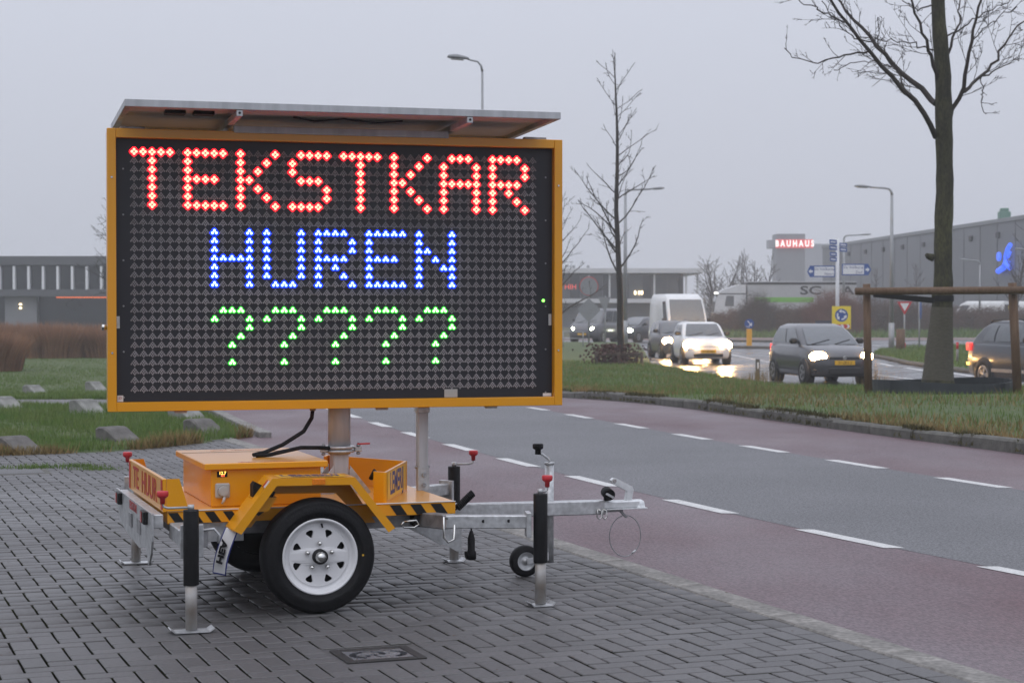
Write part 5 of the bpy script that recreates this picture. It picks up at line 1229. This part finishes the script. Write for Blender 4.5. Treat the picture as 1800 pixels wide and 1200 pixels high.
for u in (1152, 1232):
    b = MB(); b.box(ux(u-1.8), ux(u+1.8), .8, 1.1, -.1, Zw(532.7), .01); b.build('column', m_whiteb, wb)
for u in (1119, 1126, 1131):
    b = MB(); b.box(ux(u-1.5), ux(u+1.5), 2.3, 2.45, Zw(517), Zw(511), 0); b.build('indoor_lamp', m_warm, wb)
b = MB(); b.box(ux(1160), ux(1226), 6, 6.1, Zw(524), Zw(515), 0)
text('red_lettering', 'HIH', .8, m_redsign, wb, frame((ux(1004), 2.3, Zw(504)), (1, 0, 0), (0, 0, 1)), .01, 1.0)
for u in (1010, 1036):
    b = MB(); b.box(ux(u), ux(u+4), 6, 8, Zw(470.8), Zw(464), .02); b.build('roof_unit', m_gwall, wb)
# tower with lit sign
YT = 350; sT = YT/3250; Zt = lambda v: CAM_H-(v-545)*sT-zg(YT); tx = lambda u: (u-1390)*sT
tw = empty('store_tower', (at(1390, YT).x, YT, zg(YT)), 0, 'grey tower carrying a red lit white letter store sign', 'building')
m_tower = mat('tower_grey', (.17, .175, .19), .6, var=.06, scale=.3); m_pale = mat('pale_hall_cladding', (.33, .34, .37), .6, var=.05, scale=.3)
b = MB(); b.box(tx(1365), tx(1415), 0, 6, -.2, Zt(411), .03); b.build('tower_shaft', m_tower, tw)
b = MB(); b.box(tx(1353), tx(1365)-.02, 2, 5, Zt(436), Zt(421), .03); b.build('side_sign', m_pale, tw)
m_sgr = mat('lit_sign_red', (.4, .05, .05), .5, emit=(1, .1, .09), estr=.5); m_sgw = mat('lit_sign_white', (.8, .7, .7), .5, emit=(1, .86, .82), estr=1.5)
b = MB(); b.box(tx(1362.5), tx(1428), -.6, -.3, Zt(436.5), Zt(421), .03); sg = b.build('sign_band', m_sgr, tw)
text('sign_lettering', 'B A U H A U S', 1.6, m_sgw, sg, frame((tx(1395.5), -.68, Zt(428.8)), (1, 0, 0), (0, 0, 1)), .05, .74, .045)
b = MB(); b.box(0, 12, 0, 30, 0, 15.2, .05); tag(b.build('pale_hall', m_pale, None, at(1416, 372)), 'pale misty hall wall right beside the lit sign tower', 'building')
# dark warehouse
m_ware = mat('warehouse_cladding', (.15, .155, .17), .55, var=.05, scale=.2)
wa = Vector((39.95, 238)); wbp = Vector((45.9, 138)); dirw = (wbp-wa).normalized(); lw = (wbp-wa).length
wh = empty('warehouse', (wa.x, wa.y, zg(200)), math.atan2(dirw.y, dirw.x), 'huge plain dark grey warehouse with blue neon script, right', 'building')
HW = 10.0
b = MB(); b.box(0, lw, 0, 60, -.2, HW, .03); b.build('hall', m_ware, wh)
b = MB(); b.box(-.1, lw, -.12, -.01, HW-.25, HW+.12, .02); b.build('roof_edge', m_gwall, wh)
for k in range(1, 20):
    b = MB(); b.box(k*5-.03, k*5+.03, -.045, -.005, 0, HW-.3, 0); b.build('panel_joint', m_conc, wh)
for k in range(12):
    b = MB(); b.box(6+8*k, 6.8+8*k, -.2, -.02, HW-1.6, HW-1.1, .02); b.build('wall_vent', m_black, wh)
m_neon = mat('blue_neon', (.05, .1, .4), .4, emit=(.03, .13, 1), estr=1.3)
def wsp(u, v):   # wall coordinates of a photo point
    t = (u-900)/3250; Yw = (wa.x+wa.y*.0595)/(t+.0595); s_ = (wa.y-Yw)/abs(dirw.y); return (s_, -.35, CAM_H-(v-545)/3250*Yw-zg(200))
nq = lambda x, y: (1500+x/4.617, 300+y/4.617)
for pts, r_ in (([(1303, 600), (1280, 640), (1266, 690), (1266, 740), (1285, 765), (1300, 795)], .2), ([(1268, 745), (1250, 785), (1205, 815)], .26), ([(1285, 700), (1300, 660)], .14), ([(1255, 740), (1295, 738)], .13)):
    b = MB(); b.tube([wsp(*nq(*p)) for p in pts], r_, 8); b.build('neon_stroke', m_neon, wh)
b = MB(); p = Vector(wsp(*nq(1210, 697))); b.cyl(p+Vector((0, .1, 0)), p-Vector((0, .1, 0)), .4, None, 16); b.build('neon_dot', m_neon, wh)
m_gtank = mat('green_tank', (.08, .2, .14), .5, var=.1)
b = MB(); b.box(-.5, .5, -.5, .5, 0, 1.0, .05); b.box(-.35, .35, -.35, .35, 1.0, 1.3, .05); tag(b.build('roof_tank', m_gtank, None, (at(1753, 172).x+.6, 172, zg(200)+HW+.01)), 'green box on the warehouse roof edge', 'roof unit')
# ================================================================== vehicles
m_cglass = mat('car_glass', (.075, .085, .095), .06, var=.1, spec=.8, coat=.3)
m_ctyre = mat('car_tyre', (.012, .012, .012), .7, var=.2)
m_crim = mat('car_rim', (.3, .3, .31), .35, metal=.7, var=.15)
m_trim = mat('black_trim', (.015, .015, .016), .5, var=.15)
m_npl = mat('yellow_number_plate', (.7, .4, .02), .5, var=.06)
m_hl = mat('headlight_warm', (.8, .75, .6), .2, emit=(1, .56, .2), estr=90)
m_hlb = mat('headlight_bright', (.8, .75, .6), .2, emit=(1, .56, .2), estr=420)
m_hlc = mat('headlight_cool', (.8, .8, .7), .2, emit=(.95, 1, .75), estr=22)
m_tail = mat('tail_light', (.5, .02, .02), .25, emit=(1, .05, .04), estr=2.2)
m_ind = mat('indicator_lit', (.6, .3, .02), .25, emit=(1, .55, .12), estr=3.5)
def paint(name, c, met=.3, r=.32): return mat(name, c, r, metal=met, var=.05, scale=2, coat=.4)
def loft(st, sec):
    b = MB(); rings = []
    for s in st:
        h = sec(*s[1:]); pts = [(s[0], y, z) for y, z in h]+[(s[0], -y, z) for y, z in reversed(h[1:-1])]; rings.append(pts)
    n = len(rings[0]); vs = [p for r_ in rings for p in r_]; fs = []
    for k in range(len(rings)-1):
        for i in range(n): fs.append((k*n+i, k*n+(i+1) % n, (k+1)*n+(i+1) % n, (k+1)*n+i))
    fs.append(tuple(range(n-1, -1, -1))); fs.append(tuple((len(rings)-1)*n+i for i in range(n)))
    b.add(vs, fs, 0, True); return b
def hsec(hw, zl, zh):
    zm = zl+(zh-zl)*.5; return [(0, zl), (hw*.6, zl), (hw*.9, zl+.01), (hw*.975, zl+.09), (hw, zm-.02), (hw*.995, zm+.08), (hw*.965, zh-.07), (hw*.93, zh-.02), (hw*.8, zh), (hw*.4, zh+.012), (0, zh+.018)]
def rring(z, xr, xf, hw, rc=.12, n=4):
    o = []
    for cx, cy, a0 in ((xf-rc, hw-rc, 0), (xr+rc, hw-rc, 90), (xr+rc, -hw+rc, 180), (xf-rc, -hw+rc, 270)):
        for k in range(n+1): a = R(a0+90*k/n); o.append((cx+rc*math.cos(a), cy+rc*math.sin(a), z))
    return o
def pane(b, q, off=.012):
    q = [Vector(p) for p in q]; nn = (q[1]-q[0]).cross(q[3]-q[0]).normalized()*off; vs = [p+nn for p in q]+[p-nn*.2 for p in q]
    b.add(vs, [(0, 1, 2, 3), (7, 6, 5, 4)]+[(i, i+4, (i+1) % 4+4, (i+1) % 4) for i in range(4)]); return b
def car(name, loc, fwd, label, cat, body, cab, wheels, pnt, wr=.3, hl=None, hlm=m_hl, plate=None, tl=None, roofm=None, belt=None, mirrors=True, sidew=None, grille=None, group=None, wipers=True, rear_pane=True):
    t = empty(name, loc, math.atan2(fwd[1], fwd[0]), label, cat, group)
    bo = loft(body, hsec).build('body', pnt, t)
    b = MB(); n = len(rring(0, -1, 1, 1)); vs = []; fs = []
    for r_ in cab: vs += rring(*r_)
    for k in range(len(cab)-1):
        for i in range(n): fs.append((k*n+i, k*n+(i+1) % n, (k+1)*n+(i+1) % n, (k+1)*n+i))
    fs.append(tuple((len(cab)-1)*n+i for i in range(n))); b.add(vs, fs, 0, True); ca = b.build('cabin', roofm or pnt, t)
    def lerp(f):
        f = max(0, min(.9999, f))*(len(cab)-2); i = int(f); f -= i; return [cab[i][j]+(cab[i+1][j]-cab[i][j])*f for j in range(4)]
    lo, hi = lerp(.06), lerp(.97)
    def sheet(rows, nm):
        b = MB(); k = len(rows); vs = [p for r_ in rows for p in r_]; b.add(vs, [(2*i, 2*i+1, 2*i+3, 2*i+2) for i in range(k-1)], 0, True); return b.build(nm, m_cglass, ca)
    FR = [.06+.9*i/5 for i in range(6)]
    sheet([((r_[2]+.012, -r_[3]+.11, r_[0]+.012), (r_[2]+.012, r_[3]-.11, r_[0]+.012)) for r_ in map(lerp, FR)], 'windscreen')
    if rear_pane: sheet([((r_[1]-.012, -r_[3]+.13, r_[0]+.01), (r_[1]-.012, r_[3]-.13, r_[0]+.01)) for r_ in map(lerp, [.15+.78*i/5 for i in range(6)])], 'rear_window')
    for sd in (1, -1):
        for f0, f1 in (sidew or [(.06, .5), (.54, .94)]):
            rows = []
            for r_ in map(lerp, [.14+.74*i/4 for i in range(5)]):
                x0 = r_[1]+.1; w_ = r_[2]-r_[1]-.2; rows.append(((x0+w_*f0, sd*(r_[3]+.011), r_[0]), (x0+w_*f1, sd*(r_[3]+.011), r_[0])))
            sheet(rows, 'side_window')
    W = max(s[1] for s in body)
    for x in wheels:
        for sd in (1, -1):
            b = MB(); b.lathe([(0, -.2), (wr+.055, -.2), (wr+.055, .004), (wr+.03, .008), (0, .006)], (x, sd*(W-.005), wr), (0, sd, 0), 24); b.build('wheel_arch', m_trim, t)
            w_ = empty('wheel', (x, sd*(W-.0), wr)); w_.parent = t
            b = MB(); b.lathe([(wr*.62, .0), (wr*.66, .022), (wr*.93, .025), (wr, .01), (wr, -.17), (wr*.6, -.18)], (0, 0, 0), (0, sd, 0), 28); b.build('tyre', m_ctyre, w_)
            b = MB(); b.lathe([(0, .022), (wr*.12, .022), (wr*.16, .008), (wr*.55, .012), (wr*.64, .022), (wr*.64, .0)], (0, 0, 0), (0, sd, 0), 20); b.build('rim', m_crim, w_)
            for k in range(5):
                a = k*2*math.pi/5; b = MB(); b.prism([(wr*.2*math.cos(a+.5), wr*.2*math.sin(a+.5)), (wr*.5*math.cos(a+.35), wr*.5*math.sin(a+.35)), (wr*.5*math.cos(a+.95), wr*.5*math.sin(a+.95)), (wr*.2*math.cos(a+.8), wr*.2*math.sin(a+.8))], lambda p, q, t_: (p, sd*t_, q), (.01, .019)); b.build('rim_gap', m_trim, w_)
    if hl:
        x, y, z, a, h = hl
        for sd in (1, -1):
            b = MB(); b.lathe([(0, 1), (.5, .85), (.86, .5), (1, 0), (.9, -.5)], (0, 0, 0), (1, 0, 0), 18); b.v = [(x+px_*.11-abs(py_)*.0-(.10*(py_*sd+1)), sd*y+py_*a, z+pz_*h) for px_, py_, pz_ in b.v]; b.build('headlight', hlm, t)
    if tl:
        x, y, z, a, h = tl
        for sd in (1, -1):
            b = MB(); b.box(x-.05, x+.12, sd*y-a, sd*y+a, z-h, z+h, .02); b.build('tail_light', m_tail, t)
    if plate:
        x, z, txt = plate; b = MB(); b.box(x-.004, x+.012, -.26, .26, z-.055, z+.055, .003); pl_ = b.build('number_plate', m_npl, t); text('plate_number', txt, .11, m_trim, pl_, frame((x+.0135, 0, z), (0, 1, 0), (0, 0, 1)), .0005, .8)
    if grille:
        for x, z0, z1, hw in grille:
            b = MB(); b.box(x-.06, x, -hw, hw, z0, z1, .02); b.build('grille', m_trim, t)
    if mirrors:
        f = lerp(.2); 
        for sd in (1, -1):
            b = MB(); b.box(f[2]-.38, f[2]-.24, sd*(f[3]+.02), sd*(f[3]+.22), f[0]-.05, f[0]+.09, .04); b.build('mirror', m_trim, t)
    if wipers:
        for y0, y1 in ((-.55, -.02), (.05, .52)):
            p0 = Vector((lo[2]+.02, y0, lo[0]+.01)); p1 = Vector((lo[2]*.75+hi[2]*.25+.03, y1, lo[0]*.75+hi[0]*.25+.02)); b = MB(); b.tube([p0, p1], .012, 5); b.build('wiper', m_trim, t)
    return t
def W2(u, Y): return at(u, Y)
p_grey = mat('dark_grey_metallic', (.04, .04, .047), .35, metal=.2, var=.05, coat=.9); p_white = paint('white_car_paint', (.7, .7, .7), 0); p_dgrey = paint('anthracite_paint', (.035, .04, .05)); p_mid = paint('mid_grey_paint', (.1, .1, .11)); p_blk = paint('black_car_paint', (.02, .02, .022))
SW = [(-1.85, .66, .40, .80), (-1.80, .76, .30, .93), (-1.6, .82, .22, .97), (-.8, .845, .18, .985), (.3, .845, .18, .98), (.85, .84, .18, .985), (1.2, .825, .18, .95), (1.55, .79, .19, .86), (1.74, .72, .21, .76), (1.83, .62, .26, .68), (1.86, .5, .32, .6)]
SC = [(.95, -1.74, 1.0, .78, .2), (1.12, -1.70, .72, .745, .2), (1.3, -1.6, .4, .69, .2), (1.43, -1.48, .12, .63, .2), (1.5, -1.3, -.12, .5, .25)]
c1 = car('hatchback', W2(1441, 47.5), (.17, -.985), 'dark grey hatchback with lit headlights coming past the marker post', 'car', SW, SC, (1.15, -1.23), p_grey, .3, (1.80, .63, .70, .2, .13), m_hl, (1.868, .55, '51-ZKS-2'), (-1.76, .69, .85, .06, .12), grille=[(1.862, .62, .70, .40), (1.885, .27, .43, .42)], group='cars on the far road')
b = MB(); b.cyl((1.855, 0, .66), (1.875, 0, .658), .05, .045, 14); b.build('badge', m_chrome, c1)
for sd in (1, -1):
    b = MB(); b.box(1.60, 1.76, sd*.66-.1, sd*.66+.1, .3, .4, .03); b.build('fog_lamp', m_trim, c1)
b = MB(); b.box(-.9, .9, -.862, -.852, .34, .37, .004); b.build('side_strip', m_trim, c1)
PW = [(-1.8, .64, .40, .82), (-1.76, .74, .3, .93), (-1.5, .8, .2, .95), (-.6, .825, .18, .95), (.4, .825, .18, .95), (.8, .82, .18, .955), (1.2, .80, .18, .91), (1.6, .76, .19, .83), (1.76, .70, .21, .72), (1.83, .6, .26, .62)]
PC = [(.92, -1.68, .9, .76, .18), (1.1, -1.6, .66, .72, .18), (1.28, -1.48, .4, .67, .18), (1.38, -1.38, .2, .62, .18), (1.44, -1.2, .0, .5, .22)]
car('compact_car', W2(1231, 64.5), (.05, -.99), 'white compact car with two blazing headlights, frontmost of the queue', 'car', PW, PC, (1.15, -1.2), p_white, .29, (1.81, .60, .66, .23, .17), m_hlb, (1.835, .45, '97-RB-XG'), None, grille=[(1.83, .585, .65, .38), (1.855, .26, .38, .5)], group='cars on the far road', roofm=p_white)
car('compact_car', W2(1187, 72.5), (.1, -.99), 'grey car half hidden between the white compact car and the van', 'car', PW, PC, (1.15, -1.2), p_mid, .29, (1.80, .60, .66, .2, .14), m_hlb, None, None, grille=[(1.785, .60, .66, .4)], group='cars on the far road')
VW_ = [(-2.7, .86, .4, 1.15), (-2.65, .9, .28, 1.2), (-1, .95, .25, 1.22), (1.3, .95, .25, 1.22), (1.9, .94, .25, 1.18), (2.35, .9, .26, 1.05), (2.6, .8, .3, .85), (2.66, .65, .38, .7)]
VC = [(1.1, -2.66, 2.0, .90, .15), (1.6, -2.66, 1.72, .88, .15), (2.05, -2.65, 1.42, .86, .15), (2.35, -2.63, 1.2, .83, .2), (2.58, -2.5, .7, .76, .3)]
def van(u, Y, fwd, label, hlm=m_hlb, tl=None, hl=(2.62, .66, .82, .17, .19)):
    return car('van', W2(u, Y), fwd, label, 'van', VW_, VC, (1.75, -1.6), p_white, .34, hl, hlm, None, tl, sidew=[(.78, .95)], grille=[(2.6, .55, .75, .5), (2.64, .36, .5, .6)], group='vans near the junction', rear_pane=tl is not None)
van(1194, 84, (.12, -.99), 'white high roof van with lit headlights behind the queue of cars')
v2 = van(1720, 150, (-.75, .66), 'white van seen from behind with red tail lights beside the hedge', m_trim, (-2.68, .78, .95, .07, .2), None)
b = MB(); b.box(-2.72, -2.69, .05, .2, .7, 2.2, .01); b.build('yellow_stripe', m_syel, v2)
van(1803, 152, (-.9, .4), 'white van at the right picture edge behind the dark car', m_trim, None, None)
MV = [(-2.3, .84, .4, 1.1), (-2.2, .9, .28, 1.15), (-1, .95, .25, 1.15), (1.0, .95, .25, 1.15), (1.5, .94, .25, 1.15), (2.0, .9, .26, 1.05), (2.25, .82, .3, .9), (2.35, .65, .38, .7)]
MC = [(1.05, -2.2, 1.7, .9, .15), (1.4, -2.2, 1.4, .87, .15), (1.7, -2.18, 1.1, .83, .15), (1.85, -2.15, .95, .8, .2), (1.95, -2.0, .6, .7, .3)]
car('people_carrier', W2(1053, 106), (-.45, -.89), 'grey people carrier with one bright headlight behind the sign backs', 'van', MV, MC, (1.5, -1.5), p_mid, .33, (2.3, .66, .78, .17, .14), m_hlc, (2.36, .5, '3-TKR-81'), None, sidew=[(.05, .3), (.33, .62), (.65, .93)], group='cars on the far road')
SDN = [(-2.2, .68, .4, .88), (-2.1, .8, .28, 1.0), (-1.5, .87, .2, 1.02), (-.4, .89, .18, .98), (.8, .89, .18, .96), (1.4, .87, .18, .9), (1.9, .8, .2, .8), (2.12, .68, .25, .68), (2.2, .5, .32, .6)]
SDC = [(.92, -2.0, 1.15, .8, .2), (1.1, -1.8, .8, .76, .2), (1.28, -1.4, .4, .7, .2), (1.4, -1.1, .1, .62, .2), (1.46, -.8, -.2, .5, .25)]
car('estate_car', W2(1122, 108), (-.6, -.8), 'dark car with bright headlight behind the slender tree trunk', 'car', SDN, SDC, (1.35, -1.3), p_dgrey, .31, (2.12, .66, .68, .2, .12), m_hlc, (2.2, .5, '8-XDV-27'), None, group='cars on the far road')
Q3 = [(-2.19, .70, .45, .95), (-2.14, .82, .32, 1.06), (-1.8, .89, .25, 1.08), (-.8, .915, .22, 1.07), (.6, .915, .22, 1.05), (1.2, .9, .22, 1.03), (1.7, .86, .24, .93), (2.05, .74, .28, .8), (2.19, .55, .35, .65)]
Q3C = [(1.04, -2.08, 1.1, .84, .2), (1.22, -1.95, .75, .80, .2), (1.42, -1.72, .35, .73, .2), (1.53, -1.5, .1, .66, .2), (1.6, -1.2, -.2, .52, .25)]
q3 = car('suv', W2(1846, 41.5), (.28, -.96), 'dark blue grey SUV with red tail light cut by the right picture edge', 'car', Q3, Q3C, (1.3, -1.3), p_dgrey, .345, None, m_hl, None, (-2.12, .80, .98, .07, .09), sidew=[(.16, .34), (.37, .64), (.67, .95)], group='cars on the far road')
b = MB(); b.box(-2.2, -2.06, -.84, -.7, .55, .62, .01); b.build('indicator', m_ind, q3)
for y in (.6, -.6):
    b = MB(); b.tube([(-1.5, y, 1.54), (-1.4, y, 1.6), (-.2, y, 1.62), (.1, y, 1.56)], .02, 6); b.build('roof_rail', m_trim, q3)
b = MB(); b.box(-.95, .85, -.93, -.918, .42, .5, .01); b.build('side_strip', m_crim, q3)
# lorry behind the hedge
YL = 150; sL = YL/3250; lx = lambda u: (u-1380)*sL; Zl = lambda v: CAM_H-(v-545)*sL-zg(YL)
lo_ = empty('lorry', at(1380, YL), 0, 'grey lorry with green stripe driving left behind the hedge', 'lorry')
m_trl = mat('trailer_grey', (.42, .42, .43), .5, var=.06, scale=.6); m_grn = mat('green_stripe', (.16, .42, .06), .5, var=.08); m_cab = paint('white_cab_paint', (.62, .62, .64), 0)
b = MB(); b.box(lx(1314), lx(1505), 0, 2.5, 1.1, Zl(499), .03); tr_ = b.build('box_body', m_trl, lo_)
b = MB(); b.box(lx(1313.5), lx(1505.5), -.04, 2.54, Zl(500), Zl(496.5), .02); b.build('top_rail', m_trim, tr_); b = MB(); b.box(lx(1314), lx(1505), 0.0, 2.5, Zl(496.3), Zl(494.5), .02); b.build('roof', m_trl, tr_)
b = MB(); b.box(lx(1326), lx(1430), -.02, -.003, Zl(531), Zl(522.5), 0); b.build('green_stripe', m_grn, tr_)
text('lettering', 'SC', .95, m_trim, tr_, frame((lx(1425), -.02, Zl(511)), (1, 0, 0), (0, 0, 1)), .004, 1.6, .02); text('lettering', 'A', .95, m_trim, tr_, frame((lx(1490), -.02, Zl(511)), (1, 0, 0), (0, 0, 1)), .004, 1.6, .02)
b = MB(); b.prism([(lx(1257), .7), (lx(1311), .7), (lx(1311), Zl(500)), (lx(1300), Zl(500)), (lx(1272), Zl(509)), (lx(1264), Zl(514)), (lx(1258), Zl(530)), (lx(1255), Zl(552))], lambda a, c, t: (a, t, c), (.05, 2.45)); cb_ = b.build('cab', m_cab, lo_)
b = MB(); b.prism([(lx(1274), Zl(538)), (lx(1290), Zl(538)), (lx(1290), Zl(520)), (lx(1277), Zl(520))], lambda a, c, t: (a, t, c), (.03, .048)); b.build('side_window', m_cglass, cb_)
b = MB(); b.prism([(lx(1254.5), Zl(548)), (lx(1257.5), Zl(530)), (lx(1262), Zl(517)), (lx(1264), Zl(517)), (lx(1259), Zl(531)), (lx(1257), Zl(548))], lambda a, c, t: (a, t, c), (.2, 2.3)); b.build('windscreen', m_cglass, cb_)
b = MB(); b.box(lx(1256), lx(1262), .04, .3, Zl(516.5), Zl(513.5), .02); b.build('marker_lamp', mat('marker_lamp', (.8, .8, .8), .3, emit=(1, 1, .9), estr=3), cb_); b = MB(); b.box(lx(1252), lx(1265), .1, 2.4, Zl(518), Zl(516.7), .02); b.build('sun_visor', m_trim, cb_)
b = MB(); b.box(lx(1265), lx(1311), .02, .047, Zl(517), Zl(515.5), 0); b.build('cab_trim', m_trim, cb_)
for u in (1275, 1305, 1450, 1470, 1490):
    b = MB(); b.lathe([(0, .03), (.25, .03), (.3, .0), (.5, .02), (.52, -.25), (0, -.25)], (lx(u), .12, .52), (0, -1, 0), 20); b.build('wheel', m_ctyre, lo_)
b = MB(); b.box(lx(1300), lx(1500), .5, 2.0, .7, 1.09, .02); b.build('chassis', m_trim, lo_)
# ------------------------------------------------------------------ damp winter air
b = MB(); b.box(-650, 650, -25, 780, -1.6, 18.5, 0)
m_h = bpy.data.materials.new('damp_air'); m_h.use_nodes = True
t = m_h.node_tree; t.nodes.clear(); o_ = t.nodes.new('ShaderNodeOutputMaterial'); v_ = t.nodes.new('ShaderNodeVolumePrincipled')
v_.inputs['Color'].default_value = (.95, .965, 1, 1); v_.inputs['Density'].default_value = .0012; v_.inputs['Anisotropy'].default_value = .2
t.links.new(v_.outputs[0], o_.inputs['Volume'])
tag(b.build('haze', m_h), 'thin grey winter mist over the whole place', 'haze', kind='stuff')
